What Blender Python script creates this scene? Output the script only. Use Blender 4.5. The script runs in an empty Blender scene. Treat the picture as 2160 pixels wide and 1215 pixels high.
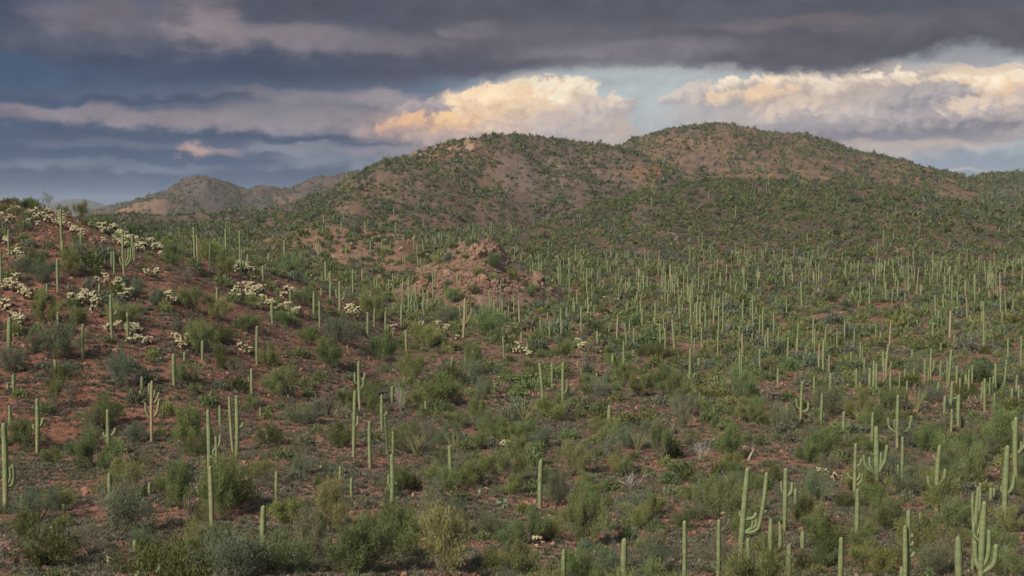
import bpy, math, random
import numpy as np
from mathutils import Vector

random.seed(7)
rng = np.random.default_rng(11)
SC = bpy.context.scene
COL = SC.collection
R = math.radians

# ------------------------------------------------------------------ camera
F = 2967.0                       # focal length in pixels of the 2160 px wide photograph
TILT = math.atan((440 - 607.5) / F)
CX, CY = 1080.0, 607.5
cam_d = bpy.data.cameras.new("camera")
cam_d.sensor_width = 36.0
cam_d.lens = F / 2160 * 36.0
cam_d.clip_start = 0.5
cam_d.clip_end = 60000
cam = bpy.data.objects.new("camera", cam_d)
COL.objects.link(cam)
cam.location = (0, 0, 0)
cam.rotation_euler = (R(90) + TILT, 0, 0)
SC.camera = cam

# ------------------------------------------------------------------ exposure and render
SC.view_settings.view_transform = 'Standard'
SC.view_settings.look = 'None'
SC.view_settings.gamma = 1
EXPO = 0.6
SC.view_settings.exposure = EXPO
SC.cycles.max_bounces = 5
SC.cycles.diffuse_bounces = 3
SC.cycles.glossy_bounces = 1
SC.cycles.transmission_bounces = 2
SC.cycles.volume_bounces = 0
SC.cycles.use_denoising = True

SUN_AZ, SUN_EL = R(218), R(34)   # clockwise from the view direction: behind the camera, to the left
SUN_STRENGTH, SKY_STRENGTH = 3.0, 0.1
sun_d = bpy.data.lights.new("sun", 'SUN')
sun_d.energy = SUN_STRENGTH
sun_d.angle = R(9)
sun_d.color = (1.0, 0.90, 0.76)
sun = bpy.data.objects.new("sun", sun_d)
COL.objects.link(sun)
to_sun = Vector((math.sin(SUN_AZ) * math.cos(SUN_EL), math.cos(SUN_AZ) * math.cos(SUN_EL), math.sin(SUN_EL)))
sun.rotation_euler = to_sun.to_track_quat('Z', 'Y').to_euler()


def lin(r, g, b):
    f = lambda c: ((c / 255 + 0.055) / 1.055) ** 2.4 if c > 10 else c / 255 / 12.92
    return (f(r), f(g), f(b))


def ray(px, py):
    """azimuth (radians, clockwise from +Y) and tangent of elevation of a pixel of the photograph"""
    x = (np.asarray(px, float) - CX) / F
    y = -(np.asarray(py, float) - CY) / F
    c, s = math.cos(TILT), math.sin(TILT)
    dy = c - y * s
    dz = s + y * c
    return np.arctan2(x, dy), dz / np.hypot(x, dy)


def az_of(px):
    return np.arctan2((np.asarray(px, float) - CX) / F, 1.0)


# ------------------------------------------------------------------ small node-expression helper
class G:
    def __init__(s, tree):
        s.t = tree

    def new(s, kind, **kw):
        n = s.t.nodes.new(kind)
        for k, v in kw.items():
            setattr(n, k, v)
        return n

    def put(s, sock, v):
        if hasattr(v, 'is_output'):
            s.t.links.new(v, sock)
        elif v is not None:
            if isinstance(v, (tuple, list)) and len(v) == 3 and sock.type == 'RGBA':
                v = (*v, 1.0)
            sock.default_value = v

    def m(s, op, a, b=None, c=None, clamp=False):
        n = s.new('ShaderNodeMath', operation=op, use_clamp=clamp)
        for i, v in enumerate((a, b, c)):
            if v is not None:
                s.put(n.inputs[i], v)
        return n.outputs[0]

    def add(s, *a):
        o = a[0]
        for v in a[1:]:
            o = s.m('ADD', o, v)
        return o

    def sub(s, a, b): return s.m('SUBTRACT', a, b)

    def mul(s, *a):
        o = a[0]
        for v in a[1:]:
            o = s.m('MULTIPLY', o, v)
        return o

    def sstep(s, lo, hi, v):
        n = s.new('ShaderNodeMapRange', interpolation_type='SMOOTHSTEP', clamp=True)
        s.put(n.inputs['Value'], v)
        s.put(n.inputs['From Min'], lo)
        s.put(n.inputs['From Max'], hi)
        return n.outputs[0]

    def mix(s, f, a, b, mode='MIX'):
        n = s.new('ShaderNodeMix', data_type='RGBA', blend_type=mode, clamp_factor=True)
        s.put(n.inputs[0], f)
        s.put(n.inputs[6], a)
        s.put(n.inputs[7], b)
        return n.outputs[2]

    def xyz(s, x, y, z=0.0):
        n = s.new('ShaderNodeCombineXYZ')
        for i, v in enumerate((x, y, z)):
            s.put(n.inputs[i], v)
        return n.outputs[0]

    def noise(s, vec, scale, detail=6.0, rough=0.55, dist=0.0, lac=2.0, dim='3D'):
        n = s.new('ShaderNodeTexNoise', noise_dimensions=dim)
        s.put(n.inputs['Vector'], vec)
        s.put(n.inputs['Scale'], scale)
        s.put(n.inputs['Detail'], detail)
        s.put(n.inputs['Roughness'], rough)
        s.put(n.inputs['Distortion'], dist)
        s.put(n.inputs['Lacunarity'], lac)
        return n.outputs[0]

    def voro(s, vec, scale, feature='F1', detail=0.0, smooth=None):
        n = s.new('ShaderNodeTexVoronoi', feature=feature)
        s.put(n.inputs['Vector'], vec)
        s.put(n.inputs['Scale'], scale)
        n.inputs['Detail'].default_value = detail
        if smooth is not None and 'Smoothness' in n.inputs:
            n.inputs['Smoothness'].default_value = smooth
        return n

    def ramp(s, v, stops, interp='LINEAR'):
        n = s.new('ShaderNodeValToRGB')
        cr = n.color_ramp
        cr.interpolation = interp
        while len(cr.elements) > 1:
            cr.elements.remove(cr.elements[-1])
        first = True
        for p, c in stops:
            if not isinstance(c, (tuple, list)):
                c = (c, c, c)
            e = cr.elements[0] if first else cr.elements.new(min(max(p, 0), 1))
            if first:
                e.position = min(max(p, 0), 1)
                first = False
            e.color = (*c, 1.0)
        s.put(n.inputs[0], v)
        return n.outputs[0]


# ------------------------------------------------------------------ sky (world)
world = bpy.data.worlds.new("World")
SC.world = world
world.use_nodes = True
wt = world.node_tree
wt.nodes.clear()
g = G(wt)


def build_sky():
    sky = g.new('ShaderNodeTexSky', sky_type='NISHITA')
    sky.sun_disc = False
    sky.sun_elevation = SUN_EL
    sky.sun_rotation = SUN_AZ
    sky.air_density = 1.0
    sky.dust_density = 1.5
    tc = g.new('ShaderNodeTexCoord').outputs['Generated']
    sp = g.new('ShaderNodeSeparateXYZ')
    g.put(sp.inputs[0], tc)
    dx, dy, dz = sp.outputs
    az = g.mul(g.m('ARCTAN2', dx, dy), 180 / math.pi)          # degrees, 0 ahead
    el = g.mul(g.m('ARCSINE', dz), 180 / math.pi)
    # each layer is a band of cloud given by its own azimuths and elevations
    def AZ(px): return float(np.degrees(ray(px, 300)[0]))
    def EL(py): return float(np.degrees(np.arctan(ray(1080, py)[1])))
    un = g.add(g.mul(az, 1 / 48), 0.5)                          # -24..24 degrees -> 0..1
    U = lambda px: AZ(px) / 48 + 0.5

    def edge(pts, interp='B_SPLINE', src=un):                    # elevation of an edge along the azimuth, stored /12
        return g.mul(g.ramp(src, [(U(x), max(0.0, EL(y) / 12)) for x, y in pts], interp), 12.0)

    # warps
    def n2(kx, ky, o, detail, rough, dist=0.0):
        return g.noise(g.xyz(g.add(g.mul(az, kx), o), g.add(g.mul(el, ky), o * 0.7), 0.0), 1.0, detail, rough, dist, dim='2D')
    big = n2(0.10, 0.42, 3.1, 4, 0.56)
    med = n2(0.30, 0.85, 9.7, 5, 0.58)
    fine = n2(0.9, 1.5, 1.3, 5, 0.60)
    puff = n2(0.55, 0.75, 5.5, 4, 0.55)
    big0, med0, fine0, puff0 = (g.sub(n, 0.5) for n in (big, med, fine, puff))

    # heaped billows: rounded bumps with sharp creases between them
    def billow(ox, oy):
        x = g.add(az, g.mul(med0, 1.2), ox)
        y = g.add(el, g.mul(fine0, 0.45), oy)
        tot = None
        for k, a, o in ((0.85, 1.0, 2.3), (1.9, 0.55, 7.1), (4.3, 0.30, 4.9), (9.5, 0.15, 1.7)):
            v = g.noise(g.xyz(g.add(g.mul(x, k), o), g.add(g.mul(y, k * 1.15), o), 0.0), 1.0, 1.0, 0.5, dim='2D')
            v = g.mul(g.m('ABSOLUTE', g.sub(v, 0.5)), 2.0 * a)
            tot = v if tot is None else g.add(tot, v)
        return g.sub(tot, 0.46)
    b0, b1 = billow(0.0, 0.0), billow(0.22, -0.2)
    emboss = g.sub(b1, b0)

    # clear air behind the clouds
    low_l, low_r = lin(48, 78, 114), lin(134, 149, 164)
    gap = lin(174, 181, 183)
    air = g.mix(g.sstep(-12, 8, az), low_l, low_r)
    air = g.mix(g.mul(g.sstep(0.8, 4.0, el), g.sstep(-4, 3, az)), air, gap)
    clear = g.mix(0.05, g.mix(1.0, air, (10 / 2 ** EXPO,) * 3, 'MULTIPLY'), sky.outputs[0])
    x10 = lambda c: tuple(10 / 2 ** EXPO * v for v in lin(*c))

    # two sets of ragged coordinates: long torn sheets, and heaped billows
    soft = g.xyz(g.add(az, g.mul(big0, 2.6), g.mul(med0, 3.4), g.mul(fine0, 0.9)), g.add(el, g.mul(med0, 0.75), g.mul(puff0, 0.7), g.mul(fine0, 0.40)), 0.0)
    heap = g.xyz(g.add(az, g.mul(puff0, 0.9), g.mul(b1, 0.35)), g.add(el, g.mul(b0, 0.55), g.mul(puff0, 0.35), g.mul(fine0, 0.25)), 0.0)

    def dist(co, x, y, rx, ry):
        a, e = float(np.degrees(ray(x, y)[0])), float(np.degrees(np.arctan(ray(1080, y)[1])))
        k = math.degrees(1 / F)
        n = g.new('ShaderNodeVectorMath', operation='MULTIPLY_ADD')
        g.put(n.inputs[0], co)
        n.inputs[1].default_value = (1 / (rx * k), 1 / (ry * k), 0)
        n.inputs[2].default_value = (-a / (rx * k), -e / (ry * k), 0)
        return n

    def sheet(c, x, y, rx, ry, col, s=0.9, hard=0.25):
        n = dist(soft, x, y, rx * 1.25, ry * 1.35)
        l = g.new('ShaderNodeVectorMath', operation='LENGTH')
        wt.links.new(n.outputs[0], l.inputs[0])
        return g.mix(g.mul(g.sstep(1.05, hard, l.outputs['Value']), s), c, x10(col))

    def lobe(c, x, y, rx, ry, lit, low, s=1.0):
        n = dist(heap, x, y, rx * 1.12, ry * 1.12)
        l = g.new('ShaderNodeVectorMath', operation='LENGTH')
        wt.links.new(n.outputs[0], l.inputs[0])
        dt = g.new('ShaderNodeVectorMath', operation='DOT_PRODUCT')
        wt.links.new(n.outputs[0], dt.inputs[0])
        dt.inputs[1].default_value = (-0.35, 0.94, 0)
        up = dt.outputs['Value']
        m = g.mul(g.sstep(1.0, 0.70, l.outputs['Value']), g.sstep(-0.95, 0.15, up), s)
        return g.mix(m, c, g.mix(g.sstep(-0.55, 0.75, g.add(up, g.mul(emboss, 1.4))), x10(low), x10(lit)))

    c = clear
    # low sky on the right
    for a in ((1950, 345, 330, 30, (140, 150, 165), .7), (1560, 285, 240, 45, (172, 170, 176), .7), (1430, 275, 110, 30, (176, 178, 182), .5), (1700, 322, 150, 12, (196, 176, 170), .8),
              (1830, 335, 90, 7, (190, 172, 170), .7), (1935, 351, 30, 6, (232, 208, 196), .9), (1890, 362, 60, 5, (214, 192, 184), .7), (2010, 362, 90, 6, (205, 186, 180), .6)):
        c = sheet(c, *a)
    # left stratus, from the horizon up
    for a in ((200, 300, 900, 130, (64, 82, 110), .85, .6), (600, 240, 560, 60, (96, 102, 120), .8), (300, 410, 500, 26, (58, 86, 118), .8), (110, 350, 130, 13, (110, 124, 140), .75), (330, 357, 130, 11, (112, 124, 141), .7),
              (800, 340, 240, 24, (130, 136, 150), .75), (880, 322, 170, 14, (158, 146, 152), .7), (640, 312, 110, 15, (136, 138, 149), .8), (250, 308, 250, 10, (98, 107, 125), .7),
              (470, 318, 70, 10, (166, 146, 146), .6), (400, 320, 38, 13, (206, 168, 156), .75), (500, 288, 480, 11, (66, 80, 106), .9), (880, 298, 130, 7, (104, 106, 124), .7),
              (330, 256, 420, 17, (144, 133, 140), .85), (120, 240, 170, 11, (140, 130, 138), .8), (650, 252, 260, 27, (146, 137, 144), .85), (560, 238, 90, 18, (128, 126, 137), .7),
              (230, 216, 330, 9, (64, 78, 104), .9), (700, 208, 250, 20, (136, 130, 138), .8), (830, 206, 80, 22, (156, 147, 151), .85), (900, 215, 70, 18, (150, 144, 150), .8)):
        c = sheet(c, *a)
    W, CRM, PCH, ORG = (252, 236, 210), (250, 222, 186), (236, 200, 165), (252, 200, 142)
    GM, GL, GD = (196, 178, 170), (178, 168, 170), (146, 140, 148)
    # central bank
    for a in ((1125, 275, 175, 90, (204, 184, 170), .95, .75), (940, 268, 160, 42, (190, 164, 152), .85), (1140, 305, 220, 26, (182, 168, 168), .8)):
        c = sheet(c, *a)
    for a in ((1290, 226, 58, 26, (222, 204, 186), GL), (1122, 208, 78, 40, W, PCH), (1060, 220, 76, 44, CRM, PCH), (1165, 202, 46, 36, W, PCH), (1214, 206, 52, 44, W, (216, 192, 172)), (990, 236, 72, 46, CRM, (222, 188, 158)),
              (1245, 248, 80, 44, (220, 202, 186), GL), (1115, 262, 96, 52, (240, 212, 180), GM), (1200, 278, 90, 44, (206, 188, 178), GL), (1030, 272, 84, 44, (238, 204, 168), GM), (900, 236, 66, 24, (176, 162, 162), (150, 141, 147)),
              (958, 264, 52, 30, (248, 206, 156), (212, 172, 146)), (868, 266, 54, 30, (236, 188, 146), (190, 158, 146)), (824, 280, 40, 18, (214, 170, 142), (176, 150, 144)), (950, 296, 110, 22, (196, 172, 160), (166, 150, 152))):
        c = lobe(c, *a)
    # right bank
    for a in ((1850, 240, 330, 72, (190, 176, 170), .95, .75), (1585, 228, 95, 32, (186, 178, 176), .85), (1480, 236, 70, 16, (178, 174, 176), .7)):
        c = sheet(c, *a)
    for a in ((1424, 216, 46, 15, (206, 196, 188), GL), (1492, 208, 72, 30, (214, 200, 188), GL), (1545, 188, 34, 20, W, GM), (1590, 182, 24, 16, W, GM), (1650, 188, 58, 30, (252, 230, 200), GM), (1705, 186, 50, 26, (250, 230, 204), GM),
              (1530, 216, 50, 18, (240, 212, 178), GL), (1625, 216, 64, 26, (244, 212, 176), GM), (1775, 194, 76, 32, (238, 220, 198), GM), (1850, 178, 44, 20, W, GM), (1902, 184, 52, 28, W, GM), (1936, 206, 46, 30, (244, 220, 190), GM),
              (1995, 190, 34, 16, CRM, GM), (2045, 186, 58, 34, W, PCH), (2120, 196, 66, 38, W, PCH), (1720, 244, 120, 38, (224, 204, 184), GL), (1850, 244, 110, 42, (206, 190, 180), GL), (1965, 226, 110, 44, (184, 174, 172), GD),
              (2090, 252, 110, 40, (226, 204, 184), GL), (1880, 280, 300, 32, (176, 166, 166), (130, 129, 140))):
        c = lobe(c, *a)
    for a in ((1900, 292, 300, 13, (132, 130, 141), .85), (1660, 270, 140, 12, (158, 151, 156), .7)):
        c = sheet(c, *a)
    # veil in the gap under the right end of the deck
    for a in ((2060, 135, 130, 26, (150, 150, 156), .9), (2090, 158, 130, 11, (226, 202, 178), .85), (2010, 148, 70, 6, (200, 186, 176), .7)):
        c = sheet(c, *a)

    # the long dark deck overhead, its ragged belly towards us
    de = edge([(-100, 120), (100, 165), (300, 188), (540, 196), (700, 190), (860, 192), (1000, 178), (1120, 160), (1260, 152), (1420, 154), (1560, 162), (1700, 168), (1820, 168), (1900, 158), (1960, 142), (2020, 122), (2080, 122), (2160, 142), (2300, 150)])
    dd = g.add(g.sub(el, de), g.mul(med0, 1.0), g.mul(puff0, 0.6), g.mul(fine0, 0.35), g.mul(b0, 0.12))
    deck_m = g.mul(g.sstep(-0.12, 0.55, dd), 0.98)
    dk = g.mix(g.sstep(-14, 1, az), x10((70, 80, 101)), x10((88, 86, 98)))
    for a in ((250, 55, 190, 60, (116, 109, 119), .8), (100, 110, 220, 30, (84, 88, 104), .7), (430, 58, 95, 56, (146, 132, 137), .85), (620, 82, 190, 30, (142, 131, 136), .85), (800, 95, 200, 24, (118, 112, 121), .7),
              (330, 40, 60, 45, (92, 93, 107), .6), (640, 22, 220, 24, (80, 82, 95), .9), (985, 68, 56, 20, (126, 119, 126), .8), (1350, 108, 280, 26, (126, 121, 129), .85), (1180, 72, 230, 30, (100, 98, 109), .8),
              (1300, 22, 480, 30, (80, 83, 95), .8), (1720, 58, 280, 17, (110, 101, 107), .85), (1480, 152, 190, 11, (160, 146, 147), .85), (1260, 138, 90, 16, (112, 107, 117), .7), (1800, 120, 260, 36, (84, 82, 94), .85),
              (900, 146, 260, 32, (80, 81, 97), .85), (420, 152, 420, 26, (62, 75, 99), .9), (2000, 60, 180, 22, (92, 88, 98), .7), (1900, 20, 280, 22, (76, 80, 92), .8)):
        dk = sheet(dk, *a)
    c = g.mix(deck_m, c, dk)
    # fine torn texture over all of it
    tex = g.add(1.0, g.mul(fine0, 0.36), g.mul(med0, 0.42), g.mul(puff0, 0.25), g.mul(b0, 0.10))
    c = g.mix(1.0, c, g.xyz(tex, tex, tex), 'MULTIPLY')
    # the rest of the sky, behind and above: broken overcast lit from the west
    ov = g.noise(tc, 2.2, 3, 0.55)
    overhead = g.mix(g.sstep(0.35, 0.68, ov), x10((98, 102, 115)), x10((172, 167, 164)))
    back = g.mix(0.35, overhead, sky.outputs[0])
    front = g.mul(g.sstep(0.35, 0.75, dy), g.sstep(22, 11, el))
    c = g.mix(front, back, c)
    bg = g.new('ShaderNodeBackground')
    g.put(bg.inputs[0], c)
    bg.inputs[1].default_value = SKY_STRENGTH
    out = g.new('ShaderNodeOutputWorld')
    wt.links.new(bg.outputs[0], out.inputs[0])


build_sky()
world.cycles.sampling_method = 'MANUAL'
world.cycles.sample_map_resolution = 512


# ------------------------------------------------------------------ numpy helpers
_perm = np.random.default_rng(5).permutation(512).astype(np.int64)
_perm = np.concatenate([_perm, _perm])
_ang = np.random.default_rng(6).uniform(0, 2 * np.pi, 512)


def gnoise(x, y, seed=0):
    xi = np.floor(x).astype(np.int64)
    yi = np.floor(y).astype(np.int64)
    xf, yf = x - xi, y - yi

    def grad(ix, iy, fx, fy):
        h = _perm[(_perm[(ix + seed * 37) & 511] + iy) & 511]
        a = _ang[h]
        return np.cos(a) * fx + np.sin(a) * fy
    u = xf * xf * xf * (xf * (xf * 6 - 15) + 10)
    v = yf * yf * yf * (yf * (yf * 6 - 15) + 10)
    n0 = grad(xi, yi, xf, yf) * (1 - u) + grad(xi + 1, yi, xf - 1, yf) * u
    n1 = grad(xi, yi + 1, xf, yf - 1) * (1 - u) + grad(xi + 1, yi + 1, xf - 1, yf - 1) * u
    return (n0 * (1 - v) + n1 * v) * 1.5


def fbm(x, y, octs=5, seed=0, gain=0.5, ridged=False):
    s, a, f, tot = 0.0, 1.0, 1.0, 0.0
    for o in range(octs):
        n = gnoise(x * f, y * f, seed + o)
        if ridged:
            n = 1 - 2 * np.abs(n)
        s = s + a * n
        tot += a
        a *= gain
        f *= 2.03
    return s / tot


def sm(t):
    t = np.clip(t, 0, 1)
    return t * t * (3 - 2 * t)


# ------------------------------------------------------------------ terrain: hills by their skyline, distance of crest and of foot
HZ = 440.0


def hill(sky, rc, rb, p=1.0, back=0.45, gully=0.0, gfreq=1.0, crag=0.0):
    return dict(sky=sky, rc=rc, rb=rb, p=p, back=back, gully=gully, gfreq=gfreq, crag=crag)


HILLS = [
    # 1 cholla ridge on the left
    hill([(-900, 620), (-400, 440), (-150, 418), (0, 424), (50, 430), (100, 442), (150, 458), (200, 470), (250, 488), (300, 508), (370, 528), (430, 545), (500, 560), (640, 594), (760, 634), (900, 688), (1100, 780), (1500, 900)],
         [(-900, 230), (0, 232), (370, 222), (640, 250), (900, 280), (1500, 300)], [(-900, 116), (400, 116), (700, 118), (1000, 170), (1500, 240)], 1.0, 0.40, 0.0, 0.5),
    # 2 low red hill beyond the spur
    hill([(330, 620), (420, 582), (480, 548), (540, 512), (590, 490), (650, 477), (720, 475), (790, 485), (850, 494), (900, 516), (960, 552), (1010, 600), (1100, 680)],
         [(0, 540), (600, 530), (850, 455), (1100, 450)], [(0, 350), (1100, 330)], 0.95, 0.35, 1.0, 1.2),
    # 3 boulder knoll
    hill([(740, 680), (800, 640), (850, 596), (885, 566), (925, 545), (955, 520), (980, 505), (1010, 500), (1040, 508), (1058, 520), (1070, 545), (1100, 562), (1140, 586), (1175, 612), (1210, 650), (1260, 700)],
         [(700, 345), (1300, 345)], [(700, 285), (1300, 290)], 0.9, 0.6, 0.4, 2.0, 0.8),
    # 4 broad dark hill on the right
    hill([(820, 600), (900, 562), (1000, 528), (1100, 492), (1180, 462), (1250, 440), (1350, 406), (1440, 388), (1500, 380), (1600, 381), (1700, 386), (1800, 389), (1850, 392), (1950, 408), (2050, 430), (2160, 456), (2400, 520), (2800, 600)],
         [(800, 540), (1000, 590), (1200, 700), (1600, 780), (2800, 760)], [(800, 440), (1300, 470), (2800, 480)], 1.0, 0.30, 4.5, 0.6, 1.2),
    # 5 main mountain
    hill([(-600, 520), (-100, 480), (200, 466), (300, 463), (400, 461), (480, 458), (560, 453), (620, 442), (690, 410), (750, 374), (790, 358), (840, 342), (880, 326), (920, 312), (960, 302), (1010, 294), (1060, 288), (1110, 288), (1150, 296), (1230, 301), (1290, 309), (1340, 326), (1400, 350), (1450, 382), (1520, 430), (1620, 500), (1800, 600)],
         [(-600, 900), (400, 950), (700, 1030), (1100, 1100), (1800, 1100)], [(-600, 480), (600, 560), (850, 680), (1000, 770), (1150, 840), (1800, 860)], 1.0, 0.5, 13.0, 0.5, 6.0),
    # 6 second mountain behind
    hill([(1100, 420), (1220, 345), (1300, 312), (1350, 292), (1400, 278), (1450, 268), (1500, 264), (1525, 263), (1570, 270), (1620, 279), (1660, 283), (1695, 282), (1740, 296), (1800, 318), (1850, 330), (1900, 342), (1960, 360), (2020, 372), (2100, 400), (2300, 480)],
         [(1100, 1420), (2300, 1400)], [(1100, 900), (2300, 950)], 1.05, 0.5, 16.0, 0.5, 6.0),
    # 7 ridge at the right edge
    hill([(1820, 470), (1940, 392), (2040, 374), (2080, 368), (2120, 364), (2160, 366), (2260, 358), (2500, 380), (3000, 520)],
         [(1800, 1450), (3000, 1400)], [(1800, 900), (3000, 850)], 1.0, 0.4, 4.0, 0.8),
    # 8 far rocky mountains on the left
    hill([(-300, 520), (60, 480), (160, 466), (215, 447), (260, 434), (310, 421), (350, 407), (372, 393), (392, 382), (410, 377), (436, 375), (462, 380), (486, 389), (505, 399), (519, 407), (534, 398), (548, 392), (562, 394), (582, 403), (598, 402), (612, 404), (640, 390), (665, 379), (690, 373), (740, 368), (775, 362), (850, 356), (1000, 380), (1300, 470)],
         [(-300, 2700), (1300, 2700)], [(-300, 1900), (1300, 1900)], 1.15, 0.5, 18.0, 0.8, 14.0),
    # 9 pale crag below them
    hill([(150, 480), (215, 455), (255, 442), (290, 427), (320, 421), (342, 417), (356, 422), (372, 430), (395, 438), (430, 452), (520, 490)],
         [(100, 2250), (600, 2250)], [(100, 1900), (600, 1900)], 1.3, 0.6, 6.0, 0.7, 6.0),
    # 10 low brown spur that runs down from the main mountain to the left
    hill([(120, 520), (260, 492), (400, 476), (500, 466), (580, 455), (640, 449), (700, 452), (760, 466), (830, 488), (900, 512), (980, 545), (1060, 580)],
         [(100, 820), (640, 740), (1060, 640)], [(100, 400), (1060, 420)], 0.95, 0.3, 2.5, 0.6, 0.6),
    # 11 blue range on the horizon
    hill([(-900, 460), (-200, 434), (-60, 440), (40, 440), (90, 434), (130, 423), (152, 419), (185, 421), (220, 431), (260, 442), (420, 450), (700, 460)],
         [(-900, 8500), (700, 8500)], [(-900, 6800), (700, 6800)], 1.1, 0.2, 20.0, 0.5),
]
HNAME = ["ground", "ridge", "hill", "knoll", "hill", "mountain", "mountain", "hill", "mountain", "crag", "hill", "mountain"]
HLABEL = ["valley floor of red gravel under dense shrubs and saguaros",
          "red gravel ridge with cream chollas rising at the left edge",
          "low bare red hill between the cholla ridge and the boulder knoll",
          "steep stony knoll in the middle of the valley",
          "broad dark scrubby hill in front of the two mountains on the right",
          "scrubby brown mountain with rounded top near the centre of the skyline",
          "highest mountain with two summits, right of the central mountain",
          "low dark ridge where the skyline meets the right edge",
          "hazy far mountain with rocky caps beyond the cholla ridge",
          "pale rocky crag low in front of the hazy far mountain",
          "low brown spur running left from the foot of the central mountain",
          "faint blue range on the horizon at the far left"]

BASE_R = np.array([0, 15, 40, 72, 97, 115, 140, 165, 200, 240, 300, 400, 520, 700, 900, 1050, 1350, 2000, 5000, 17000], float)
BASE_L = np.array([-1.7, -7, -14, -18.8, -21, -21.8, -22, -22, -22, -21.5, -20, -17, -14, -11, -8, -7.5, -20, -30, -60, -90], float)
BASE_RT = np.array([-1.7, -7, -15, -19.6, -22, -23, -23.4, -24, -24.2, -24, -23.6, -22.5, -19.5, -17, -15, -14, -20, -30, -60, -90], float)


def terrain(az, r):
    """height and zone at azimuth / distance (arrays)"""
    azc = np.clip(az, -1.2, 1.2)
    px = CX + F * np.tan(azc)
    x, y = np.sin(az) * r, np.cos(az) * r
    w = sm((px - 500) / 900)
    base = np.interp(r, BASE_R, BASE_L) * (1 - w) + np.interp(r, BASE_R, BASE_RT) * w
    base = base + fbm(x / 60, y / 60, 4, 1) * np.clip((r - 30) / 60, 0, 1) * 1.3
    z = base.copy()
    zone = np.zeros(z.shape, np.int8)
    for i, h in enumerate(HILLS):
        sx = [a for a, b in h['sky']]
        rc = np.interp(px, *zip(*h['rc']))
        rb = np.interp(px, *zip(*h['rb']))
        skyy = np.interp(px, sx, [b for a, b in h['sky']])
        # soften the polyline a little
        for o in (-9, 9):
            skyy = skyy + np.interp(px + o, sx, [b for a, b in h['sky']])
        skyy = skyy / 3 + 0.8 * (np.clip(sx[0] - px, 0, None) + np.clip(px - sx[-1], 0, None))
        jag = {2: 3.0, 3: 0.8, 4: 1.3, 5: 1.5, 7: 3.2, 8: 3.0}.get(i, 0.0)
        skyy = skyy + jag * fbm(px / 22, px * 0 + 3.3 * i, 4, 300 + i, 0.6)
        tane = ray(px, skyy)[1]
        zc = tane * rc
        zb = -25.0 if i in (0, 3) else -28.0 if i < 7 or i == 10 else -37.0 if i < 9 else -75.0
        # foot wanders in and out so that spurs and draws show
        rbw = rb + (rc - rb) * (0.22 if i else 0.0) * fbm(px / 420 + 13 * i, r / rc, 2, 20 + i)
        t = (r - rbw) / np.maximum(rc - rbw, 1)
        tc = np.clip(t, 0, 1)
        prof = tc ** h['p']
        prof = 0.75 * prof + 0.25 * sm(tc)
        hz = zb + (zc - zb) * prof
        win = np.sin(np.pi * np.clip(t, 0, 1)) ** 0.8
        if h['gully']:
            L = rc * 0.085 / h['gfreq']
            wx = fbm(x / L, y / L, 3, 50 + i) * 0.6
            gl = fbm(x / L + wx + 7 * i, y / (L * 1.5) - wx, 4, 30 + i, 0.55, True)
            hz = hz + win * h['gully'] * (gl - 0.15)
        if h['crag']:
            c = fbm(x / (rc * 0.028), y / (rc * 0.028), 5, 70 + i, 0.6, True)
            cl = sm((tc - 0.55) / 0.35) * np.clip(1.02 - tc, 0, 1) ** 0.25
            hz = hz + h['crag'] * cl * np.maximum(c - 0.05, -0.2) * 1.2
        back = np.clip(r - rc, 0, None)
        hz = np.where(r > rc, zc - h['back'] * (back ** 2 / (back + 0.08 * rc)), hz)
        hz = np.where((r < rbw) | (hz < zb) | (r > 1.8 * rc), -400.0, hz)
        k = np.minimum(0.0035 * rc, 2.5)                                       # smooth union
        d = hz - z
        mx = np.where(np.abs(d) < k, np.maximum(hz, z) + (k - np.abs(d)) ** 2 / (4 * k), np.maximum(hz, z))
        zone = np.where(d > 0, i + 1, zone)
        z = mx
    rough = np.clip(r / 400, 0.25, 6.0)
    z = z + fbm(x / (5 * rough), y / (5 * rough), 3, 90) * 0.30 * rough * np.clip((r - 20) / 40, 0, 1)
    return z, zone


az_fine = np.arange(-23.0, 23.001, 0.042)
az_side = np.concatenate([np.arange(23.3, 40, 0.5), np.arange(40, 180, 3.0)])
AZ = np.radians(np.concatenate([-az_side[::-1], az_fine, az_side]))
RR = 3.0 * np.exp(np.arange(0, math.log(15800 / 3.0), 0.0098))
AA, RG = np.meshgrid(AZ, RR, indexing='ij')
ZZ, ZN = terrain(AA, RG)
TE = ZZ / RG
TMAX = np.maximum.accumulate(TE, axis=1)                      # skyline so far along each azimuth


def _ia(az):
    f = np.interp(az, AZ, np.arange(len(AZ)))
    i = np.clip(f.astype(int), 0, len(AZ) - 2)
    return i, f - i


def _ir(r):
    f = np.log(np.maximum(r, 3.0) / 3.0) / 0.0098
    i = np.clip(f.astype(int), 0, len(RR) - 2)
    return i, np.clip(f - i, 0, 1)


def sample(arr, az, r):
    ia, fa = _ia(az)
    ir, fr = _ir(r)
    return (arr[ia, ir] * (1 - fa) + arr[ia + 1, ir] * fa) * (1 - fr) + (arr[ia, ir + 1] * (1 - fa) + arr[ia + 1, ir + 1] * fa) * fr


def zone_at(az, r):
    return ZN[_ia(az)[0], _ir(r)[0]]


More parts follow.
